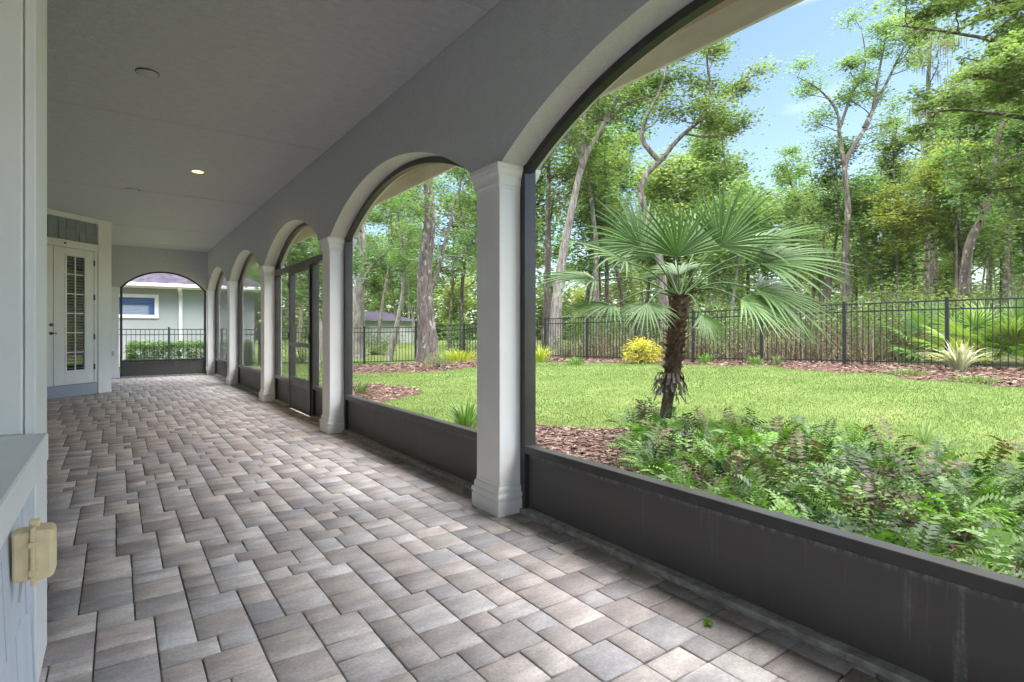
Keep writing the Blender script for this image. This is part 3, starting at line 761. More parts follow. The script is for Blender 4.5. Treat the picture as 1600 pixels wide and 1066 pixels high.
# ------------------------------------------------------------------ fences
def fence(name, label, P, heights, hgt=1.37, spacing=.112, post=.031):
    t = thing(name, label, 'fence', tuple(P[0]) + (0,))
    for k, (x, y) in enumerate(P):
        z = tz(x, y)
        m = MB(); m.box(x - post, x + post, y - post, y + post, z - .25, z + hgt + .04, .003); m.box(x - post * 1.2, x + post * 1.2, y - post * 1.2, y + post * 1.2, z + hgt + .041, z + hgt + .06, .006)
        m.build('post', M['black_iron'], t)
        if k + 1 < len(P):
            x2, y2 = P[k + 1]; z2 = tz(x2, y2); L = math.hypot(x2 - x, y2 - y); ux, uy = (x2 - x) / L, (y2 - y) / L
            def q(s, n, zz): return (x + ux * s - uy * n, y + uy * s + ux * n, z + (z2 - z) * s / L + zz)
            m = MB()
            def bar(s0, s1, n0, n1, za, zb):
                vs = [q(s0, n0, za), q(s1, n0, za), q(s1, n1, za), q(s0, n1, za), q(s0, n0, zb), q(s1, n0, zb), q(s1, n1, zb), q(s0, n1, zb)]
                m.add(vs, [(0, 3, 2, 1), (4, 5, 6, 7), (0, 1, 5, 4), (1, 2, 6, 5), (2, 3, 7, 6), (3, 0, 4, 7)])
            for za in (hgt - .03, hgt - .20, .08): bar(post, L - post, -.013, .013, za, za + .028)
            n = max(1, int(round((L - 2 * post) / spacing)))
            for w in range(1, n): s = post + (L - 2 * post) * w / n; bar(s - .008, s + .008, -.008, .008, .045, hgt - .002)
            m.build('fence_panel', M['black_iron'], t)
    return t
PF = [(13.6 - .256 * k, 3.975 + 1.822 * k) for k in range(-4, 8)] + [(10.85, 18.35), (9.2, 19.15), (7.5, 19.95), (5.85, 20.7), (4.2, 21.4)]
fence('back_fence', 'long black metal picket fence around the back of the lawn', PF, None)
PS = [(4.15, 21.35), (2.95, 21.3), (1.5 - .1, 21.3), (-.4, 21.3), (-2.2, 21.3)]
fence('side_fence', 'short black picket fence in front of the neighbouring house', PS, None, hgt=1.31, spacing=.125)

# ------------------------------------------------------------------ neighbour house
t = thing('neighbour_house', 'sage green stucco house with purple grey shingle roof beyond the end arch', 'house', (0, 23, -.2))
MB().box(-9, 4.3, 23, 33, -.25, 2.615).build('wall', M['neigh'], t)
w = MB(); w.box(-.5, 1.2, 22.94, 22.999, 1.58, 1.70, .004); w.box(-.5, 1.2, 22.94, 22.999, 2.29, 2.41, .004); w.box(1.08, 1.2, 22.941, 22.999, 1.701, 2.289, .004); w.box(-.5, -.38, 22.941, 22.999, 1.701, 2.289, .004)
wi = w.build('window', M['white'], t)
MB().box(-.38, 1.08, 22.965, 22.985, 1.70, 2.29).build('pane', M['blueglass'], wi)
r = MB(); ey = 22.45; r.add([(-9.6, ey, 2.765), (4.85, ey, 2.765), (4.85, 33.6, 2.765), (-9.6, 33.6, 2.765), (-4, 28, 5.9), (-.8, 28, 5.9)], [(0, 1, 5, 4), (1, 2, 5), (2, 3, 4, 5), (3, 0, 4), (3, 2, 1, 0)]); r.build('roof', M['roof'], t)
m = MB(); m.box(-9.6, 4.85, 22.40, 22.448, 2.60, 2.76, .004); m.box(4.852, 4.9, 22.4, 33.6, 2.60, 2.76, .004); m.build('fascia', M['white'], t)
m = MB(); m.box(-9.6, 4.95, 22.28, 22.399, 2.65, 2.765, .012); m.build('gutter', M['white'], t)
MB().box(-9.55, 4.84, 22.45, 22.999, 2.62, 2.635).build('soffit', M['white'], t)
pv, pf = tube(resample([(1.78, 22.34, 2.66), (1.78, 22.35, 2.58), (1.84, 22.7, 2.48), (1.86, 22.94, 2.36), (1.86, 22.95, 2.2), (1.86, 22.95, -.1)], 26), [.065] * 26, 8)
np_mesh('downspout', pv, pf, M['white'], t, None, True)
# pale house far off through the trees
t = thing('distant_house', 'pale house glimpsed far off between the trunks left of the oak', 'house', tuple(at(610, 540, 62)))
c = at(612, 520, 62)
MB().box(c[0] - 4, c[0] + 2.5, c[1], c[1] + 8, -.3, 2.2).build('wall', M['neigh'], t)
for dx in (-2.5, .5): MB().box(c[0] + dx, c[0] + dx + 1.1, c[1] - .05, c[1] - .002, .6, 1.6).build('window', M['grey_plastic'], t)
MB().add([(c[0] - 4.5, c[1] - .6, 2.2), (c[0] + 3, c[1] - .6, 2.2), (c[0] + 3, c[1] + 8.6, 2.2), (c[0] - 4.5, c[1] + 8.6, 2.2), (c[0] - 2, c[1] + 4, 3.4), (c[0] + .5, c[1] + 4, 3.4)], [(0, 1, 5, 4), (1, 2, 5), (2, 3, 4, 5), (3, 0, 4), (3, 2, 1, 0)]).build('roof', M['roof'], t)
#==VEG==
# ------------------------------------------------------------------ leaves and trees
LEAF_V = np.array([(-.5, 0, 0), (-.05, .27, .05), (.5, 0, -.04), (-.05, -.27, .05)]); LEAF_F = np.array([(0, 1, 2, 3)])
def leaf_cloud(rg, cent, per, spread, size, flat=.4, tilt=.5, cvar=.2, tone=.5):
    """leaf quads round each centre"""
    cent = np.asarray(cent); k = len(cent) * per
    T = np.repeat(cent, per, 0) + rg.normal(0, 1, (k, 3)) * np.array([spread, spread, spread * flat])
    R = np.einsum('kij,kjl->kil', rotz(rg.uniform(0, 2 * PI, k)), rotx(rg.normal(0, tilt, k)))
    c = np.repeat(np.clip(rg.normal(tone, cvar, len(cent)), 0, 1), per) + rg.normal(0, .12, k)
    return scatter(LEAF_V, LEAF_F, R, T, size * rg.uniform(.6, 1.3, k), c)
def limb(rg, p, d, L, seg=7, wob=.25, up=.12, droop=0.0):
    P = [np.array(p, float)]; d = np.array(d, float); d /= np.linalg.norm(d)
    for k in range(seg):
        d = d + rg.normal(0, wob, 3) * (1, 1, .6) + np.array([0, 0, up - droop * k / seg]); d /= np.linalg.norm(d)
        P.append(P[-1] + d * L / seg)
    return np.array(P)
def grow_tree(rg, trunk, r0, r1, limbs, crown_from, nb, blen, per, leaf, spread, flat, subs=5, tone=.5, twigs=3, side=8, upb=.35, flare=1.5, tip=.35, wob=.25, limb_nb=.8, mult=.95):
    """trunk: polyline; limbs: (polyline, r0); returns NB for wood, NB for leaves"""
    wood = NB(); cents = []
    n = 26; P = resample(trunk, n); s_ = np.linspace(0, 1, n); rr = r0 + (r1 - r0) * s_ + r0 * (flare - 1) * np.exp(-s_ * 14)
    wood.add(*tube(P, rr, side + 4, rg, .05))
    mains = [(P, rr, crown_from, nb)]
    for (L, lr) in limbs:
        Q = resample(L, 14); q = np.linspace(lr, lr * .3, 14); q = np.linspace(lr, max(.012, lr * .1), 14); wood.add(*tube(Q, q, side, rg, .04)); mains.append((Q, q, .25, max(3, int(nb * limb_nb))))
    for (P, rr, c0, n_) in mains:
        for b in range(n_):
            t = c0 + (1 - c0) * (b + rg.uniform(0, 1)) / n_; i_ = min(len(P) - 2, int(t * (len(P) - 1)))
            p = P[i_] + (P[i_ + 1] - P[i_]) * (t * (len(P) - 1) - i_); rb = max(.012, rr[i_] * rg.uniform(.3, .5))
            a = rg.uniform(0, 2 * PI); L = blen * rg.uniform(.55, 1.15) * (1.1 - .5 * (t - c0) / (1.001 - c0))
            B = limb(rg, p, (math.cos(a), math.sin(a), upb + rg.normal(0, .2)), L, 7, wob, .08)
            wood.add(*tube(B, np.linspace(rb, .012, len(B)), 5))
            for s in range(subs + 2):
                u = tip + (1 - tip) * rg.uniform(0, 1); j_ = min(len(B) - 2, int(u * (len(B) - 1)))
                dd = B[j_ + 1] - B[j_]; dd /= np.linalg.norm(dd)
                S = limb(rg, B[j_], dd + rg.normal(0, .8, 3) * (1, 1, .5), L * rg.uniform(.25, .5), 4, .3, .05)
                wood.add(*tube(S, np.linspace(max(.008, rb * .35), .005, len(S)), 4))
                for w in range(twigs): cents.append(S[rg.integers(1, len(S))] + rg.normal(0, spread * .8, 3) * (1, 1, flat))
                cents.append(S[-1])
            cents.append(B[-1])
    lv = NB(); V_, F_, c_ = leaf_cloud(rg, cents, int(per * mult), spread * .8, leaf * 1.15, flat, .75, .24, tone); lv.add(V_, F_, c_)
    return wood, lv, np.array(cents)
def moss_strands(rg, pts_, n, L):
    k = n; c = pts_[rg.integers(0, len(pts_), k)] + rg.normal(0, .12, (k, 3))
    V_ = np.array([(-.5, 0, 0), (.5, 0, 0), (.25, 0, -1), (-.25, 0, -1)])
    return scatter(V_, LEAF_F, rotz(rg.uniform(0, 2 * PI, k)), c, np.stack([np.full(k, .05), np.full(k, .05), L * rg.uniform(.4, 1.3, k)], -1), rg.uniform(0, 1, k))
def hero(label, trunk, d, r0, seed, limbs=(), top=None, bark='bark', leaf='leaf', crown_from=.45, nb=12, blen=2.2, per=22, lsz=.11, spread=.30, flat=.35, tone=.5, name='tree', cat='tree', moss=0, base_d=None, **kw):
    """trunk polyline given as (x, y[, depth]) sighting points of the photograph, placed at its real distance"""
    rg = np.random.default_rng(seed)
    pp = [at(q[0], q[1], q[2] if len(q) > 2 else d) for q in trunk]
    b = pp[0].copy(); b[2] = tz(b[0], b[1]) - .05; pp[0] = b
    LL = [([at(q[0], q[1], q[2] if len(q) > 2 else d) for q in L], r) for L, r in limbs]
    wood, lv, ce = grow_tree(rg, pp, r0, r0 * .14, LL, crown_from, nb, blen, per, lsz, spread, flat, tone=tone, **kw)
    t = thing(name, label, cat, tuple(b)); wood.build('trunk', M[bark], t, True); lv.build('crown', M[leaf], t)
    if moss:
        V_, F_, c_ = moss_strands(rg, ce, moss, .6); tag(np_mesh('hanging_moss', V_, F_, M['moss'], t, c_), kind='stuff')
    return t
hero('massive grey-barked oak trunk in the mulch island, seen through the second arch', [(668, 562), (667, 520), (663, 450), (666, 400), (672, 345), (669, 285), (664, 180), (655, 60)], 19.5, .33, 1,
     limbs=[([(667, 470, 19.5), (684, 425, 19.9), (699, 365, 20.2), (716, 300, 20.6), (735, 235, 20.8)], .09)], crown_from=.62, nb=12, blen=4.0, per=26, flare=1.4, bark='bark_oak')
hero('straight dark trunk immediately right of the nearest column', [(853, 520), (856, 400), (857, 250), (859, 120)], 24, .20, 2, bark='bark_dark', crown_from=.45, nb=12, blen=2.2, per=20)
hero('leaning pale-barked tree right of the nearest column, forking under the eave', [(866, 530), (872, 450), (889, 350), (911, 255), (940, 200), (972, 140), (1000, 60)], 22, .23, 3,
     limbs=[([(911, 258), (912, 215), (916, 170), (925, 110)], .14), ([(948, 192), (985, 160), (1030, 150, 21), (1080, 150, 20.5)], .08)], bark='bark_pale', crown_from=.55, nb=9, blen=2.2, per=15)
hero('sinuous grey tree with S-shaped limbs rising behind the fan palm', [(1040, 545), (1033, 420), (1015, 345), (1001, 305), (1008, 275), (1035, 248), (1062, 215), (1095, 188), (1130, 165), (1175, 118)], 20, .19, 4,
     limbs=[([(1030, 252), (1003, 218), (1010, 185), (1030, 145), (1045, 95), (1060, 55)], .10), ([(1096, 188), (1110, 140), (1105, 90), (1120, 40)], .07), ([(1068, 209), (1110, 214), (1165, 205)], .05)], bark='bark', crown_from=.72, nb=7, blen=1.5, per=16, tip=.5, tone=.42, flare=1.2)
hero('slender forked tree against the open blue sky, right of the fan palm', [(1326, 490), (1321, 400), (1325, 330), (1320, 260), (1338, 222), (1360, 185), (1372, 120), (1385, 55)], 23, .19, 5,
     limbs=[([(1320, 262), (1312, 215), (1308, 175), (1280, 140), (1245, 120)], .10), ([(1350, 200), (1385, 130), (1410, 80), (1440, 40)], .09), ([(1312, 200), (1330, 150), (1352, 100), (1345, 40)], .07)], bark='bark', crown_from=.55, nb=8, blen=1.4, per=15, lsz=.10, tip=.6, tone=.45)
hero('thick mossy trunk standing deep among the right-hand trees', [(1452, 500), (1455, 380), (1452, 250), (1450, 150), (1455, 40)], 29, .36, 6, bark='bark', crown_from=.4, nb=14, blen=3.0, per=18, moss=900)
hero('dark leaning trunk curving up to the right edge behind the palmettos', [(1500, 470), (1512, 395), (1535, 340), (1552, 270), (1560, 215), (1590, 140), (1640, 60)], 17.5, .17, 7,
     limbs=[([(1552, 270), (1590, 240), (1640, 225)], .08)], bark='bark_dark', crown_from=.4, nb=10, blen=2.0, per=22, lsz=.10, flat=.2, tone=.4, moss=160)
hero('upright grey trunk close to the right edge, behind the palmettos', [(1572, 470), (1570, 400), (1577, 320), (1572, 240), (1580, 120)], 23, .20, 8, bark='bark_dark', crown_from=.3, nb=12, blen=2.2, per=20)
hero('broad tree spreading layered bright green sprays across the top right corner', [(1790, 560), (1780, 400), (1770, 250), (1745, 120), (1700, 20)], 14, .22, 9,
     limbs=[([(1776, 300), (1700, 215), (1600, 185), (1500, 172), (1430, 180)], .10), ([(1760, 200), (1680, 110), (1580, 70), (1480, 50), (1400, 40)], .10), ([(1745, 120), (1650, 30), (1550, 0), (1450, -30)], .08), ([(1778, 350), (1700, 300), (1620, 290), (1540, 300)], .08), ([(1776, 240, 13), (1690, 170, 12.5), (1600, 130, 12), (1520, 120, 12)], .08)],
     bark='bark_dark', crown_from=.35, nb=12, blen=1.9, per=20, lsz=.095, spread=.17, flat=.3, tone=.65, upb=.1, limb_nb=1.1, subs=5)
hero('small rounded lime crown halfway up among the right-hand trees', [(1492, 470), (1494, 360), (1490, 290), (1488, 248)], 21, .08, 10, bark='bark', leaf='leaf_lime', crown_from=.72, nb=12, blen=1.5, per=30, flat=.3, upb=.25, subs=4)
hero('low lime-green tree leaning left of the mossy trunk', [(1400, 480), (1402, 400), (1398, 350), (1390, 312)], 22, .07, 11, bark='bark', leaf='leaf_lime', crown_from=.55, nb=12, blen=1.5, per=22, flat=.3, upb=.25, subs=4)
hero('slim lichen-spotted trunk between the oak and the second column', [(607, 540), (628, 470), (630, 400), (622, 340), (617, 270)], 24, .13, 12, bark='bark_pale', crown_from=.35, nb=12, blen=2.2, per=20)
hero('pair-forked thin tree right of the oak, in front of the woods', [(722, 540), (722, 450), (730, 380), (718, 310), (728, 250)], 26, .12, 13, bark='bark_dark', crown_from=.3, nb=12, blen=2.4, per=22)
hero('wide grey trunk behind the fence at the left of the oak', [(556, 552), (560, 470), (566, 390), (560, 300)], 27, .42, 14, bark='bark_pale', crown_from=.4, nb=14, blen=3.0, per=22)
hero('dark slender trunk rising between the leaning pale tree and the sinuous tree', [(950, 520), (948, 420), (946, 320), (945, 200)], 27, .14, 15, bark='bark_dark', crown_from=.35, nb=12, blen=2.2, per=22)
hero('bent tree seen through the screen door, its trunk curving right', [(492, 570), (500, 520), (492, 480), (480, 430), (470, 380)], 17, .12, 16, bark='bark_pale', crown_from=.5, nb=10, blen=1.6, per=24)
hero('thin bare-stemmed tree in the gap right of the slender forked tree', [(1395, 480), (1392, 400), (1400, 330), (1396, 250), (1402, 180)], 30, .10, 17, bark='bark_dark', crown_from=.5, nb=8, blen=1.6, per=14)
hero('twin-stemmed grey tree above the right tip of the fan palm', [(1300, 480), (1290, 420), (1285, 350), (1270, 290), (1262, 240)], 28, .12, 18, limbs=[([(1285, 350), (1265, 330), (1240, 300), (1225, 240)], .07)], bark='bark', crown_from=.4, nb=8, blen=1.6, per=16, tone=.45)

# background trees: five kinds, copied
protos = []
for k, (hh, tr, br, nb, bl, per, cf, lf, tone) in enumerate([(9.5, .15, 'bark', 15, 2.3, 14, .35, 'leaf', .5), (11.5, .17, 'bark_dark', 17, 2.3, 14, .4, 'leaf', .38), (7.5, .10, 'bark_pale', 13, 1.8, 14, .3, 'leaf', .65), (5.0, .07, 'bark', 12, 1.5, 16, .15, 'leaf_lime', .5), (8.5, .12, 'bark_dark', 14, 2.0, 13, .3, 'leaf_dark', .6), (13.0, .13, 'bark', 14, 1.7, 13, .52, 'leaf', .5)]):
    rg = np.random.default_rng(100 + k)
    P = limb(rg, (0, 0, -.1), (rg.normal(0, .06), rg.normal(0, .06), 1), hh, 8, .05, .1)
    wood, lv, _ = grow_tree(rg, P, tr, tr * .25, [], cf, nb, bl, per, .17, .42, .55, tone=tone, side=5, upb=.4, subs=6)
    protos.append((wood, lv, br, lf))
GROUPS = ['tall leafy tree crowded in the woods behind the fence', 'tall dark-barked tree crowded in the woods behind the fence', 'slim pale-stemmed tree in the woods behind the fence', 'low lime-leaved tree under the taller trees of the woods', 'dark-leaved tree in the depth of the woods', 'very tall slender bare-stemmed tree with a small high crown, beyond the fence']
src = []
for k, (wood, lv, br, lf) in enumerate(protos):
    src.append((np_mesh('trunk', np.concatenate(wood.V), np.concatenate(wood.F), M[br], None, None, True), np_mesh('crown', np.concatenate(lv.V), np.concatenate(lv.F), M[lf], None, np.concatenate(lv.C))))
rg = np.random.default_rng(77)
spots = []
def topline(x):     # how high (photo rows) the wooded skyline reaches behind each column of the view
    return np.interp(x, [330, 560, 700, 860, 1000, 1120, 1200, 1280, 1380, 1460, 1700], [330, 250, 200, 170, 180, 230, 270, 300, 290, 180, 120])
tries = 0
while len(spots) < 98 and tries < 5000:
    tries += 1
    x = rg.uniform(380, 1750); d = rg.choice([rg.uniform(21, 32), rg.uniform(32, 50), rg.uniform(50, 75)])
    p = at(x, HY, d)
    if not (p[0] > fence_x(p[1]) + 2.5 and p[0] > 13.5 + (p[1] - 18) * .55): 
        if d < 36 or p[1] < 28 or p[0] < 7: continue
    if any(math.hypot(p[0] - s[0], p[1] - s[1]) < 1.9 for s in spots): continue
    spots.append((p[0], p[1], x, d))
done = set()
for (px, py, sx, d) in spots:
    k = int(rg.choice([0, 0, 1, 1, 2, 2, 3, 4, 5, 5, 5, 5]))
    base = tz(px, py)
    want = 1.17 + (HY - topline(sx)) / F * d - base
    hgt = [9.5, 11.5, 7.5, 5.0, 8.5, 13.0][k]
    if k == 5: want *= 1.3
    s = min(1.35, max(.55, rg.uniform(.8, 1.05) * want / hgt)) if k != 3 else rg.uniform(.7, 1.1)
    t = bpy.data.objects.new('background_tree', None); C.objects.link(t); t.location = (px, py, base)
    t.rotation_euler = (0, 0, rg.uniform(0, 6.28)); t.scale = (s * rg.uniform(.9, 1.1), s * rg.uniform(.9, 1.1), s)
    tag(t, GROUPS[k], 'tree', 'trees of the woods: ' + GROUPS[k].split(' in ')[0].split(' crowded')[0].split(' under')[0])
    for o in src[k]:
        if k not in done: c = o
        else: c = o.copy(); C.objects.link(c)
        c.parent = t; c.location = (0, 0, 0)
    done.add(k)
for k in range(len(src)):
    if k not in done:
        for o in src[k]: bpy.data.objects.remove(o)

# far woods as one mass, undergrowth behind the fence
rg = np.random.default_rng(5)
n = 5200; xx = rg.uniform(250, 1900, n); dd = rg.uniform(75, 100, n)
P = np.array([at(a, HY, b) for a, b in zip(xx, dd)]); P[:, 2] = rg.uniform(0, 1, n) ** 1.3 * (9 + 2 * np.sin(xx * .02))
V_, F_, c_ = leaf_cloud(rg, P, 16, .9, .8, .7, 1.3, .2, .3)
tag(np_mesh('far_woods', V_, F_, M['leaf_dark'], None, c_), 'hazy mass of far trees closing the view behind the woods', 'woods', kind='stuff')
def along_fence(n, w0, w1, y0=-6, y1=19):
    Y = rg.uniform(y0, y1, n); X = fence_x(Y) + rg.uniform(w0, w1, n); return X, Y
X, Y = along_fence(2600, .5, 12); k = ~((Y < 5.6) & (X < fence_x(Y) + 2.4)); X, Y = X[k], Y[k]; Z = terrain(X, Y) + rg.uniform(0, 1, len(X)) ** 1.5 * np.interp(X - fence_x(Y), [.5, 2, 12], [.5, 1.3, 2.6])
V_, F_, c_ = leaf_cloud(rg, np.stack([X, Y, Z], -1), 26, .22, .075, .6, .7, .25, .5)
tag(np_mesh('undergrowth', V_, F_, M['leaf_dark'], None, c_), 'tangled green undergrowth on the woods floor behind the fence', 'undergrowth', kind='stuff')
X, Y = along_fence(1500, .6, 7, -5, 17); k = len(X)
tw = np.array([(-.012, 0, 0), (.012, 0, 0), (.004, 0, 1), (-.004, 0, 1)])
n = 5200; X, Y = along_fence(n, .5, 5, 5.5, 15); T = np.stack([X, Y, terrain(X, Y)], -1)
R = np.einsum('kij,kjl->kil', rotz(rg.uniform(0, 6.28, n)), rotx(rg.normal(0, 1.5, n)))
V_, F_, c_ = scatter(tw, LEAF_F, R, T, np.stack([np.ones(n), np.ones(n), rg.uniform(.3, 1.2, n)], -1), rg.uniform(0, 1, n))
tag(np_mesh('dry_twigs', V_, F_, M['drybrush'], None, c_), 'brown bare twigs and vines standing behind the fence', 'brush', kind='stuff')
def shrub(label, x, d, wd, ht, seed, leaf='leaf_dark', per=30, lsz=.07, tone=.5, name='shrub', n=60, ypix=None, z0=0):
    rg = np.random.default_rng(seed); c = at(x, HY, d); c[2] = tz(c[0], c[1])
    b = tuple(c); cents = []
    wood = NB()
    for k in range(n):
        a = rg.uniform(0, 2 * PI); u = rg.uniform(0, 1) ** .5; ph = rg.uniform(.1, 1)
        p = c + np.array([math.cos(a) * u * wd / 2, math.sin(a) * u * wd / 2, z0 + ht * (ph * math.sqrt(max(.05, 1 - .75 * u * u)))]); cents.append(p)
        if k % 3 == 0: wood.add(*tube(resample([c, (c + p) / 2 + rg.normal(0, .05, 3), p], 5), [.012, .01, .008, .006, .003], 4))
    t = thing(name, label, 'shrub' if name == 'shrub' else name, b)
    wood.build('stems', M['bark_dark'], t)
    V_, F_, c_ = leaf_cloud(rg, cents, per, wd * .09, lsz, .7, .7, .18, tone); np_mesh('foliage', V_, F_, M[leaf], t, c_); return t
shrub('bright yellow rounded bush on the mulch in front of the fence', 1004, 15.2, .95, .72, 21, 'yellow', 34, .055, .5, n=80)
shrub('olive-orange bush behind the fence below the forked tree', 1352, 14.9, 2.4, 1.75, 22, 'leaf_lime', 26, .07, .1, n=110)
shrub('dull reddish-brown bush beside the olive bush behind the fence', 1265, 15.6, 2.2, 1.6, 23, 'drybrush', 30, .06, .6, n=80)
shrub('fresh light green sapling bush left of the palmettos', 1470, 13.8, 1.7, 1.85, 24, 'leaf_lime', 22, .085, .8, n=90)
shrub('tall green bush behind the fence, centre right between the fan palm and palmettos', 1410, 15.8, 2.4, 2.3, 25, 'leaf', 26, .08, .5, n=120)
shrub('dense green bush behind the fence left of the yellow bush', 935, 22, 3.2, 2.2, 26, 'leaf', 24, .085, .45, n=110)
shrub('leafy green bush behind the fence right of the yellow bush', 1110, 18, 3.0, 2.0, 27, 'leaf', 24, .085, .5, n=110)
shrub('broad green bush at the right edge behind the palmettos', 1590, 17, 3.4, 3.0, 28, 'leaf', 26, .085, .4, n=150)
shrub('green bush in the shade behind the fence between the two nearest columns', 735, 25, 3.0, 2.2, 29, 'leaf', 24, .09, .5, n=110)
shrub('rounded dark bush on the far lawn behind the fence left of the oak', 583, 31, 2.6, 1.3, 30, 'leaf_dark', 26, .10, .5, n=90)
shrub('small silvery-green herb clump on the mulch in front of the oak', 686, 16.6, .85, .42, 31, 'leaf_dark', 26, .045, .9, n=40)
shrub('low tall-grown bush far left of the oak, seen through the screen door', 470, 22, 2.6, 2.2, 32, 'leaf', 24, .085, .5, n=110)
# clipped hedge
rg = np.random.default_rng(40); t = thing('hedge', 'clipped bright green hedge behind the side fence by the neighbouring house', 'hedge', (2.2, 22.0, -.2))
n = 2400; q = rg.uniform(-1, 1, (n, 3)); ax = rg.integers(0, 3, n); q[np.arange(n), ax] = np.sign(q[np.arange(n), ax])
P = np.array([2.15, 22.0, .25]) + q * np.array([1.75, .33, .43]) + rg.normal(0, .03, (n, 3))
V_, F_, c_ = leaf_cloud(rg, P, 14, .05, .075, 1, .9, .25, .5); np_mesh('foliage', V_, F_, M['leaf'], t, c_)
w = NB()
for k in range(14):
    b_ = np.array([.5 + k * .25, 22.0 + rg.normal(0, .08), -.15]); w.add(*tube([b_, b_ + (0.02, 0, .3), b_ + rg.normal(0, .06, 3) + (0, 0, .75)], [.018, .014, .006], 5))
w.build('stems', M['bark_dark'], t)

# ------------------------------------------------------------------ fan leaves
def fan(b, hub, axis, normal, R, nseg=34, span=115, droop=.18, rg=None, wid=.02, tone=.5, cup=.12, fuse=.38):
    a = np.array(axis, float); a /= np.linalg.norm(a); nrm = np.array(normal, float); nrm -= a * np.dot(nrm, a); nrm /= np.linalg.norm(nrm); s = np.cross(nrm, a)
    tt = np.array([0, .2, .4, .6, .8, 1.0]); ww = np.array([.10, .55, .95, .85, .5, .04])
    for k in range(nseg):
        th = rad(-span + 2 * span * (k + .5) / nseg + rg.normal(0, .8)); L = R * (1 - .30 * abs(th / rad(span)) ** 2) * rg.uniform(.93, 1.04)
        d = math.cos(th) * a + math.sin(th) * s; sd = -math.sin(th) * a + math.cos(th) * s
        dr = droop * rg.uniform(.5, 1.5) + (.25 if rg.random() < .2 else 0); vs = []; cs = []
        tn = np.clip(tone + rg.normal(0, .2), 0, 1)
        for t, w in zip(tt, ww):
            c = hub + d * L * t + nrm * (cup * R * t * (1 - t)) + np.array([0, 0, -1]) * dr * L * max(0, t - .25) ** 2
            h = wid * w * .5 * (R / .75)
            fold = nrm * h * (.75 if k % 1 == 0 else 0)
            vs += [c - sd * h + fold, c - fold * .2, c + sd * h + fold]; cs += [tn, tn * .6, tn]
        n = len(tt); fs = []
        for i_ in range(n - 1):
            for e in (0, 1): fs.append((3 * i_ + e, 3 * i_ + e + 1, 3 * i_ + 4 + e, 3 * i_ + 3 + e))
        b.add(vs, fs, np.array(cs))
# hero palm
pd_ = 6.07
pb = at(1037, 690, pd_); pb[2] = tz(pb[0], pb[1]); ptop = at(1062, 458, pd_)
palm = thing('fan_palm', 'fan palm with shaggy brown trunk standing in the fern bed', 'palm', tuple(pb))
rg = np.random.default_rng(9)
TP = resample([pb - (0, 0, .08), at(1041, 640, pd_), at(1049, 590, pd_), at(1056, 530, pd_), at(1061, 480, pd_), ptop], 24)
tr = np.interp(np.linspace(0, 1, 24), [0, .08, .3, .42, .5, .75, .95, 1], [.082, .068, .058, .066, .088, .095, .082, .055])
w = NB(); w.add(*tube(TP, tr, 18, rg, .07)); w.build('trunk', M['trunkpalm'], palm, True)
b = NB()
for k in range(330):      # old leaf bases wrapped in fibre
    u = rg.uniform(.46, 1.0); i_ = int(u * 23); c = TP[i_]; a = rg.uniform(0, 2 * PI); o = np.array([math.cos(a), math.sin(a), 0]); s = np.array([-math.sin(a), math.cos(a), 0])
    L = rg.uniform(.05, .11); r = tr[i_] * .9; ww = rg.uniform(.014, .03); up = rg.uniform(.3, 1.1)
    p0 = c + o * r; p1 = p0 + (o * .8 + np.array([0, 0, up])) * L * .5; p2 = p0 + (o * 1.5 + np.array([0, 0, up * .9])) * L
    b.add([p0 - s * ww, p0 + s * ww, p1 + s * ww * .8, p1 - s * ww * .8], [(0, 1, 2, 3)], .5)
    b.add([p1 - s * ww * .8, p1 + s * ww * .8, p2 + s * ww * .25, p2 - s * ww * .25], [(0, 1, 2, 3)], .5)
b.build('leaf_bases', M['boots'], palm)
b = NB()
for k in range(70):       # dead dark strips hanging at mid trunk
    u = rg.uniform(.38, .52); c = TP[int(u * 23)]; a = rg.uniform(0, 2 * PI); o = np.array([math.cos(a), math.sin(a), 0]); s = np.array([-math.sin(a), math.cos(a), 0])
    L = rg.uniform(.05, .12); ww = rg.uniform(.008, .019); p = c + o * .09
    q = [p, p + o * .05 + (0, 0, .03), p + o * .09 + (0, 0, -L * .2), p + o * rg.uniform(.06, .15) + (0, 0, -L)]
    for i_ in range(3): b.add([q[i_] - s * ww, q[i_] + s * ww, q[i_ + 1] + s * ww * .8, q[i_ + 1] - s * ww * .8], [(0, 1, 2, 3)], .5)
b.build('dead_leaves', M['deadleaf'], palm)
# (hub x, hub y, toward-viewer offset, axis dx, axis up, axis toward, normal toward viewer?, radius)
FR = [(1057, 402, .10, -.02, 1, .15, .75), (1125, 385, .05, .62, .85, .1, .78), (1186, 412, .1, 1, .12, .15, .88), (1000, 385, 0, -.75, .85, 0, .72), (975, 408, .2, -1, .35, .2, .66),
      (930, 438, .1, -1, .05, .1, .68), (957, 478, .25, -.95, -.12, .3, .60), (1012, 474, .35, -.25, -.5, .6, .46), (1157, 468, .3, .75, -.42, .4, .74), (1180, 452, .15, 1, -.30, .1, .86),
      (1096, 492, .4, .45, -.85, .4, .38), (1085, 395, -.35, .2, 1, -.5, .75), (1025, 400, -.35, -.45, 1, -.5, .72), (1150, 420, -.45, .8, .4, -.6, .8), (975, 430, -.45, -.8, .2, -.6, .7),
      (1165, 395, -.1, .9, .5, .0, .82), (1060, 430, -.6, 0, .4, -1, .7), (1205, 440, -.2, 1, -.05, -.2, .8), (1090, 440, .7, .3, .5, .9, .5)]
FR = FR[:13] + FR[15:17]
tone_ = [.55, .6, .55, .45, .5, .55, .5, .45, .6, .5, .45, .5, .45, .4, .4, .55, .4, .5]
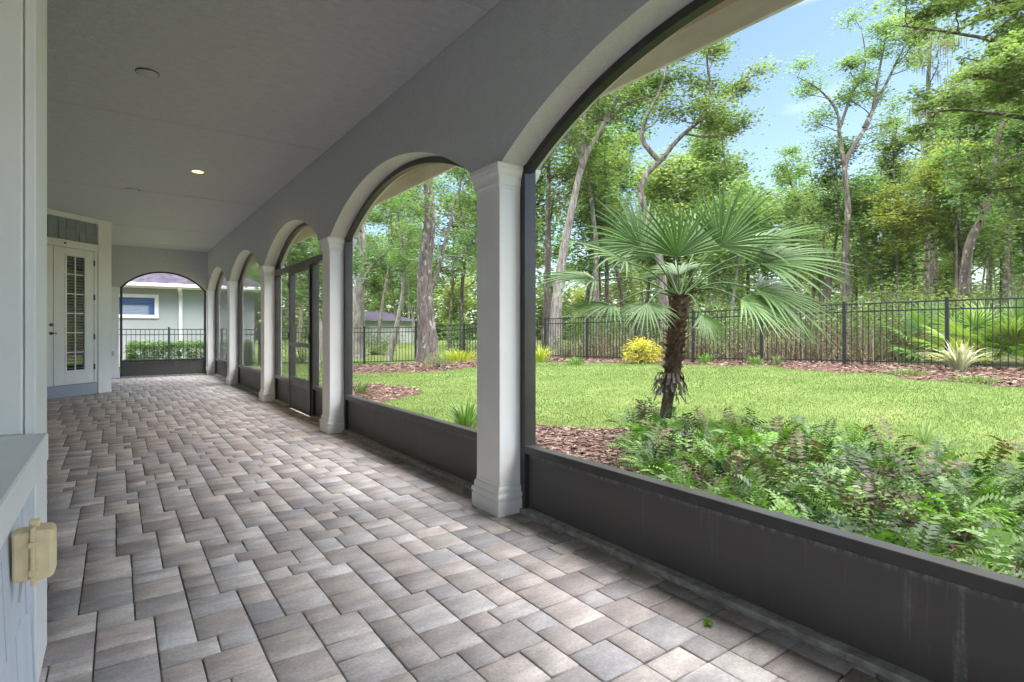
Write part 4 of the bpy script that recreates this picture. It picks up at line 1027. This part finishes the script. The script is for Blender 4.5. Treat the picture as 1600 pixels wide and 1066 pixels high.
for k, (hx, hy, tw_, ax, au, av, R) in enumerate(FR):
    hub = at(hx, hy, pd_ - tw_); axis = ax * CR + au * CU - av * CF
    nrm = (-CF * (.9 if au > .6 else .35) + CU * (.4 if au > .6 else 1.0) + rg.normal(0, .15, 3))
    fb = NB(); fan(fb, hub, axis, nrm, R * 1.08, 25, 80 if R > .6 else 75, .15, rg, .030, tone_[k % len(tone_)])
    fr = fb.build('frond', M['palm'], palm)
    pe_ = NB(); mid = (ptop + hub) / 2 + np.array([0, 0, .05 + .04 * (au < .3)])
    P = resample([ptop - (0, 0, .06), mid, hub, hub + axis / np.linalg.norm(axis) * .05], 10); pe_.add(*tube(P, np.linspace(.011, .006, 10), 6), .2)
    pe_.build('petiole', M['palm'], fr, True)

def fan_bush(label, x, d, n, Rm, ht, seed, mat='palmetto', name='palmetto', tone=.5):
    rg = np.random.default_rng(seed); c = at(x, HY, d); c[2] = tz(c[0], c[1]); t = thing(name, label, 'palmetto', tuple(c))
    fb = NB(); st = NB()
    for k in range(n):
        a = rg.uniform(0, 2 * PI); e = rg.uniform(.15, 1.3); dr = np.array([math.cos(a) * math.cos(e), math.sin(a) * math.cos(e), math.sin(e)])
        hub = c + dr * ht * rg.uniform(.6, 1); fan(fb, hub, dr + np.array([0, 0, .1]), np.array([0, 0, 1]) - CF * .3 + rg.normal(0, .2, 3), Rm * rg.uniform(.8, 1.1), 20, 95, .12, rg, .045, np.clip(rg.normal(tone, .2), 0, 1))
        st.add(*tube(resample([c, (c + hub) / 2 + (0, 0, .04), hub], 5), [.01] * 5, 4), .4)
    fb.build('fronds', M[mat], t); st.build('stems', M[mat], t); return t
fan_bush('large saw palmetto with upright fans behind the fence at the right edge', 1548, 11.9, 18, .78, 1.15, 51)
fan_bush('taller palmetto rising behind the fence just left of the right-edge palmetto', 1493, 12.9, 14, .72, 1.35, 52)
fan_bush('palmetto with yellowed drooping fans low behind the fence', 1508, 12.0, 10, .5, .38, 53, 'yellowgreen')
fan_bush('palmetto cut by the right edge of the view behind the fence', 1622, 11.6, 14, .74, 1.1, 54)

# ------------------------------------------------------------------ strap-leaved clumps
def strap_clump(label, x, y, d, n, L, w_, seed, mat='strap', name='strap_plant', cat='plant', spread=.05, tone=.5, lean=.8, group=None):
    rg = np.random.default_rng(seed); c = at(x, y, d); c[2] = tz(c[0], c[1]); b = NB()
    for k in range(n):
        a = rg.uniform(0, 2 * PI); o = np.array([math.cos(a), math.sin(a), 0]); s = np.array([-math.sin(a), math.cos(a), 0]); l = L * rg.uniform(.6, 1.1); ln = lean * rg.uniform(.25, 1.1)
        p = c + o * rg.uniform(0, spread); P = []
        for t in np.linspace(0, 1, 6): P.append(p + o * l * ln * (t ** 1.5) * .8 + np.array([0, 0, l * (t - .45 * ln * t ** 2.4)]))
        ww = w_ * np.array([.6, .9, 1, .85, .55, .05]); vs = []
        tn = np.clip(rg.normal(tone, .22), 0, 1)
        for q, h in zip(P, ww): vs += [q - s * h, q + (0, 0, -h * .4), q + s * h]
        fs = [(3 * i_ + e, 3 * i_ + e + 1, 3 * i_ + 4 + e, 3 * i_ + 3 + e) for i_ in range(5) for e in (0, 1)]
        b.add(vs, fs, tn)
    return tag(b.build(name, M[mat]), label, cat, group)
strap_clump('green lily clump with arching strap leaves just outside the second screen', 727, 655, 6.9, 60, .50, .011, 61, spread=.14)
strap_clump('lily tuft at the left of the small mulch bed, second arch', 563, 615, 11.0, 40, .35, .011, 62, spread=.15, mat='grass')
strap_clump('cream-striped spiky clump on the mulch before the palmettos', 1499, 573, 10.4, 95, .72, .017, 63, 'varieg', spread=.12, lean=1.35)
strap_clump('yellow-green grassy mound beside the oak base', 716, 558, 19.0, 260, .50, .012, 64, 'yellowgreen', spread=.75)
strap_clump('yellow-green arching fern beside the fence right of the nearest column', 846, 556, 16.5, 110, .62, .013, 65, 'yellowgreen', spread=.2)
strap_clump('small green tuft on the back mulch left of the yellow bush', 898, 568, 15.2, 80, .28, .010, 66, 'strap', spread=.25, tone=.7)
strap_clump('small grassy tuft by the fence right of the palm trunk', 1103, 567, 14.6, 70, .30, .010, 67, 'strap', spread=.2, tone=.8)
strap_clump('low green tuft at the fence foot below the palm fronds', 1180, 570, 13.4, 60, .26, .010, 68, 'strap', spread=.2, tone=.6)
strap_clump('tiny weed tuft at the lawn edge under the right-hand fence post', 1215, 572, 13.0, 40, .30, .008, 69, 'grass', spread=.12)
strap_clump('spreading weed patch on the mulch left of the striped clump', 1418, 583, 9.8, 70, .14, .012, 70, 'grass', spread=.35)
strap_clump('flat weed patch on the mulch below the striped clump', 1528, 596, 8.6, 90, .14, .012, 71, 'grass', spread=.40)
strap_clump('bright strap-leaved lily poking above the middle of the ferns', 1335, 715, 4.9, 34, .46, .012, 72, 'strap', spread=.1, tone=.95, lean=.6)
strap_clump('light green lily at the lawn edge behind the ferns', 1445, 735, 5.6, 22, .26, .010, 73, 'grass', spread=.1, tone=.9, lean=.7)
strap_clump('green lily clump seen low through the screen door', 475, 600, 9.8, 80, .60, .012, 74, 'strap', spread=.25, tone=.8)

# ------------------------------------------------------------------ ferns
def fern_frond(rg, L, pin, arch, np_=13, w_=.5):
    """one frond along +X, arching up then over"""
    b = NB(); prev = None
    ts = np.linspace(.12, 1, np_)
    for k, t in enumerate(ts):
        c = np.array([L * t * (1 - .12 * arch), 0, L * (arch * t - arch * .95 * t ** 2.3)])
        pl = pin * math.sin(PI * min(1, .18 + .86 * t)) ** .7 * (1 if t < .95 else .7)
        for sg in (-1, 1):
            d = np.array([.45, sg, -.15 + rg.normal(0, .12)]); d /= np.linalg.norm(d); fw = np.array([1, 0, .1]) * pl * w_ * .34
            b.add([c, c + d * pl * .45 + fw, c + d * pl, c + d * pl * .5 - fw * .8], [(0, 1, 2, 3) if sg > 0 else (3, 2, 1, 0)], rg.uniform(-.12, .12))
    P = [np.array([L * t * (1 - .12 * arch), 0, L * (arch * t - arch * .95 * t ** 2.3)]) for t in np.linspace(0, 1, 8)]
    b.add(*tube(P, np.linspace(.003, .001, 8), 3), -.1)
    return np.concatenate(b.V), np.concatenate(b.F), np.concatenate(b.C)
def fern_plants(rg, centres, nf, L, pin, tones, np_=13, w_=.5, el0=.0):
    b = NB(); pr = [fern_frond(rg, 1.0, pin, a_, np_, w_) for a_ in (.6, .9, 1.2, 1.6)]
    for q, c in enumerate(centres):
        for f_ in range(nf):
            V_, F_, c_ = pr[rg.integers(0, 4)]
            a = np.array([rg.uniform(0, 2 * PI)]); el = rg.normal(el0, .3); l = L * rg.uniform(.6, 1.15)
            ry = np.array([[math.cos(el), 0, -math.sin(el)], [0, 1, 0], [math.sin(el), 0, math.cos(el)]]); rx = rotx(np.array([rg.normal(0, .35)]))[0]
            W = (V_ * l) @ (rotz(a)[0] @ ry @ rx).T + np.asarray(c) + rg.normal(0, .03, 3) * (1, 1, .2)
            b.add(W, F_, np.clip(c_ + np.clip(rg.normal(tones[q], .26), 0, 1), 0, 1))
    return b
rg = np.random.default_rng(14)
cs = []
for k in range(6000):
    X = rg.uniform(2.6, 5.35); Y = rg.uniform(-1.5, 4.7)
    edge = np.interp(Y, [-2, 1, 3.2, 4.2, 4.7], [5.2, 5.3, 5.25, 5.0, 4.7])
    lo = np.interp(Y, [-2, 2.2, 4.3, 4.7], [2.62, 2.66, 4.7, 5.4])
    if X > edge or X < lo: continue
    if any((X - c[0]) ** 2 + (Y - c[1]) ** 2 < .20 ** 2 for c in cs): continue
    cs.append((X, Y, tz(X, Y) + .06 + rg.uniform(0, .10)))
tn = [np.clip(rg.normal(.42, .25), 0, 1) for _ in cs]
fern_plants(rg, cs, 19, .37, .16, tn, 14, .60, .40).build('fern_bed', M['fern'])
tag(bpy.data.objects['fern_bed'], 'thick bed of dark holly ferns outside the nearest screen', 'ferns', kind='stuff')
# bronze new growth and leaf litter showing through the ferns
dry = [c for c in cs if rg.random() < .16]
tag(fern_plants(rg, [(c[0] + .06, c[1], c[2] + .10) for c in dry], 7, .40, .15, [rg.uniform(.1, .7) for _ in dry], 11, .7, .5).build('dry_fern_fronds', M['bronze_fern']), 'withered brown fronds mixed through the fern bed', 'ferns', kind='stuff')
def one_fern(label, x, y, d, n, L, seed, mat, tone):
    rg = np.random.default_rng(seed); c = at(x, y, d); c[2] = tz(c[0], c[1]) + .12
    t = thing('fern', label, 'fern', tuple(c), 'single ferns at the bed edge')
    pr = [fern_frond(rg, 1.0, .16, a_, 15, .55) for a_ in (.5, .8, 1.0)]
    for k in range(n):
        V_, F_, c_ = pr[rg.integers(0, 3)]; a = np.array([k * 2 * PI / n + rg.normal(0, .2)]); l = L * rg.uniform(.75, 1.1)
        W = (V_ * l) @ rotz(a)[0].T + c; np_mesh('frond', W, F_, M[mat], t, np.clip(c_ + tone, 0, 1))
one_fern('bright lime sword fern close against the nearest screen, lower right', 1480, 815, 3.35, 11, .46, 81, 'fern_bright', .75)
one_fern('fresh green sword fern behind the lime one, lower right', 1545, 790, 3.6, 12, .50, 82, 'fern_bright', .35)
one_fern('tan withered fern low in the bed against the nearest screen', 1370, 790, 3.65, 8, .42, 83, 'bronze_fern', .9)
one_fern('light green fern at the left end of the bed beside the mulch', 1005, 705, 5.2, 11, .42, 84, 'fern_bright', .3)
one_fern('tall fern frond tuft standing at the foot of the palm trunk', 1060, 690, 5.7, 10, .36, 85, 'fern', .7)

# ------------------------------------------------------------------ grass and mulch
rg = np.random.default_rng(20)
def sample(n, x0, x1, y0, y1): return rg.uniform(x0, x1, n), rg.uniform(y0, y1, n)
X, Y = [], []
for (n, d0, d1) in ((300000, 4.2, 22),):
    d = rg.uniform(d0, d1, n); r_ = rg.uniform(-.42, .95, n)
    q = d[:, None] * (CF[None] + r_[:, None] * CR[None]); X.append(q[:, 0]); Y.append(q[:, 1])
X = np.concatenate(X); Y = np.concatenate(Y)
k = (~mulch(X, Y)) & (~woods(X, Y)) & (X > 2.5) & (Y < 24); X, Y = X[k], Y[k]; n = len(X)
dist = np.hypot(X, Y); wd = .0010 + dist * .00048
gv = np.array([(-1, 0, 0), (1, 0, 0), (.35, .35, 1), (-.35, .35, 1)])
R = np.einsum('kij,kjl->kil', rotz(rg.uniform(0, 6.28, n)), rotx(rg.normal(0, .5, n)))
pt = .5 + .28 * np.sin(X * 1.7 + np.sin(Y * 1.3) * 2) * np.sin(Y * 1.1 + 1) + .15 * np.sin(X * 5.1 + Y * 3.7)
V_, F_, c_ = scatter(gv, LEAF_F, R, np.stack([X, Y, terrain(X, Y) - .004], -1), np.stack([wd, wd, rg.uniform(.012, .034, n)], -1), pt + rg.normal(0, .16, n))
tag(np_mesh('lawn_grass', V_, F_, M['grass'], None, c_), 'short bright green lawn grass between the porch and the fence', 'grass', kind='stuff')
X, Y = [], []
for (n, d0, d1) in ((70000, 2.4, 9), (60000, 9, 20)):
    d = np.sqrt(rg.uniform(d0 ** 2, d1 ** 2, n)); r_ = rg.uniform(-.42, .95, n)
    q = d[:, None] * (CF[None] + r_[:, None] * CR[None]); X.append(q[:, 0]); Y.append(q[:, 1])
X = np.concatenate(X); Y = np.concatenate(Y); k = mulch(X, Y) & (X > 2.32); X, Y = X[k], Y[k]; n = len(X)
cvx = np.array([(-1, -.35, 0), (1, -.28, 0), (.9, .3, .1), (-.8, .35, .06)])
R = np.einsum('kij,kjl->kil', rotz(rg.uniform(0, 6.28, n)), rotx(rg.normal(0, .35, n)))
s = rg.uniform(.012, .036, n) * (.85 + np.hypot(X, Y) * .03)
V_, F_, c_ = scatter(cvx, LEAF_F, R, np.stack([X, Y, terrain(X, Y) + rg.uniform(.002, .02, n)], -1), s, rg.beta(1.0, 1.5, n))
tag(np_mesh('mulch_chips', V_, F_, M['chips'], None, c_), 'reddish brown bark chips covering the planting beds', 'mulch', kind='stuff')

# ------------------------------------------------------------------ light
SUN_EL, SUN_AZ = rad(62), rad(138)      # azimuth measured from +Y towards +X
sd = bpy.data.lights.new('sun', 'SUN'); sd.energy = 1.1; sd.angle = rad(55); sd.color = (1, .96, .90)
so = bpy.data.objects.new('sun', sd); C.objects.link(so)
dv = Vector((math.sin(SUN_AZ) * math.cos(SUN_EL), math.cos(SUN_AZ) * math.cos(SUN_EL), math.sin(SUN_EL)))
so.rotation_euler = dv.to_track_quat('Z', 'Y').to_euler()
wd_ = bpy.data.worlds.new('World'); bpy.context.scene.world = wd_; wd_.use_nodes = True
nt = wd_.node_tree; bg = nt.nodes['Background']
sky = nt.nodes.new('ShaderNodeTexSky'); sky.sky_type = 'NISHITA'; sky.sun_disc = False
sky.sun_elevation = SUN_EL; sky.sun_rotation = SUN_AZ; sky.air_density = 1.0; sky.dust_density = .5; sky.ozone_density = 1.0
tc = nt.nodes.new('ShaderNodeTexCoord'); mp = nt.nodes.new('ShaderNodeMapping'); mp.inputs['Scale'].default_value = (1.5, 1.5, 5)
nz = nt.nodes.new('ShaderNodeTexNoise'); nz.inputs['Scale'].default_value = 2.0; nz.inputs['Detail'].default_value = 6
cr = nt.nodes.new('ShaderNodeValToRGB'); cr.color_ramp.elements[0].position = .56; cr.color_ramp.elements[0].color = (.0, .0, .0, 1); cr.color_ramp.elements[1].position = .80; cr.color_ramp.elements[1].color = (.6, .6, .6, 1)
mxr = nt.nodes.new('ShaderNodeMixRGB'); mxr.inputs[2].default_value = (6.6, 7.0, 7.6, 1)
nt.links.new(tc.outputs['Generated'], mp.inputs[0]); nt.links.new(mp.outputs[0], nz.inputs['Vector']); nt.links.new(nz.outputs[0], cr.inputs[0])
nt.links.new(cr.outputs[0], mxr.inputs[0]); nt.links.new(sky.outputs[0], mxr.inputs[1])
# added brightness in the unseen upper sky to light the porch; blue below
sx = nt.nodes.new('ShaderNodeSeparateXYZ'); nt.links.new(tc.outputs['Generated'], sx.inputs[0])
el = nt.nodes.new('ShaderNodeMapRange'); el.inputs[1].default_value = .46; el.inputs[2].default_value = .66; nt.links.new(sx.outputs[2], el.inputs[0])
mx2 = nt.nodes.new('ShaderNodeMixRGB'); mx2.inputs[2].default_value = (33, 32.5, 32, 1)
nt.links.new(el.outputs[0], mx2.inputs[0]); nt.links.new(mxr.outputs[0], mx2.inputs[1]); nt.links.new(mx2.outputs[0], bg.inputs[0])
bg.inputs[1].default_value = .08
sc = bpy.context.scene
sc.view_settings.view_transform = 'Standard'; sc.view_settings.look = 'None'; sc.view_settings.gamma = 1; sc.view_settings.exposure = 1.92
sc.cycles.max_bounces = 10; sc.cycles.diffuse_bounces = 6; sc.cycles.glossy_bounces = 4; sc.cycles.transparent_max_bounces = 24; sc.cycles.transmission_bounces = 4
sc.cycles.use_denoising = True
sc.cycles.sample_clamp_indirect = 8
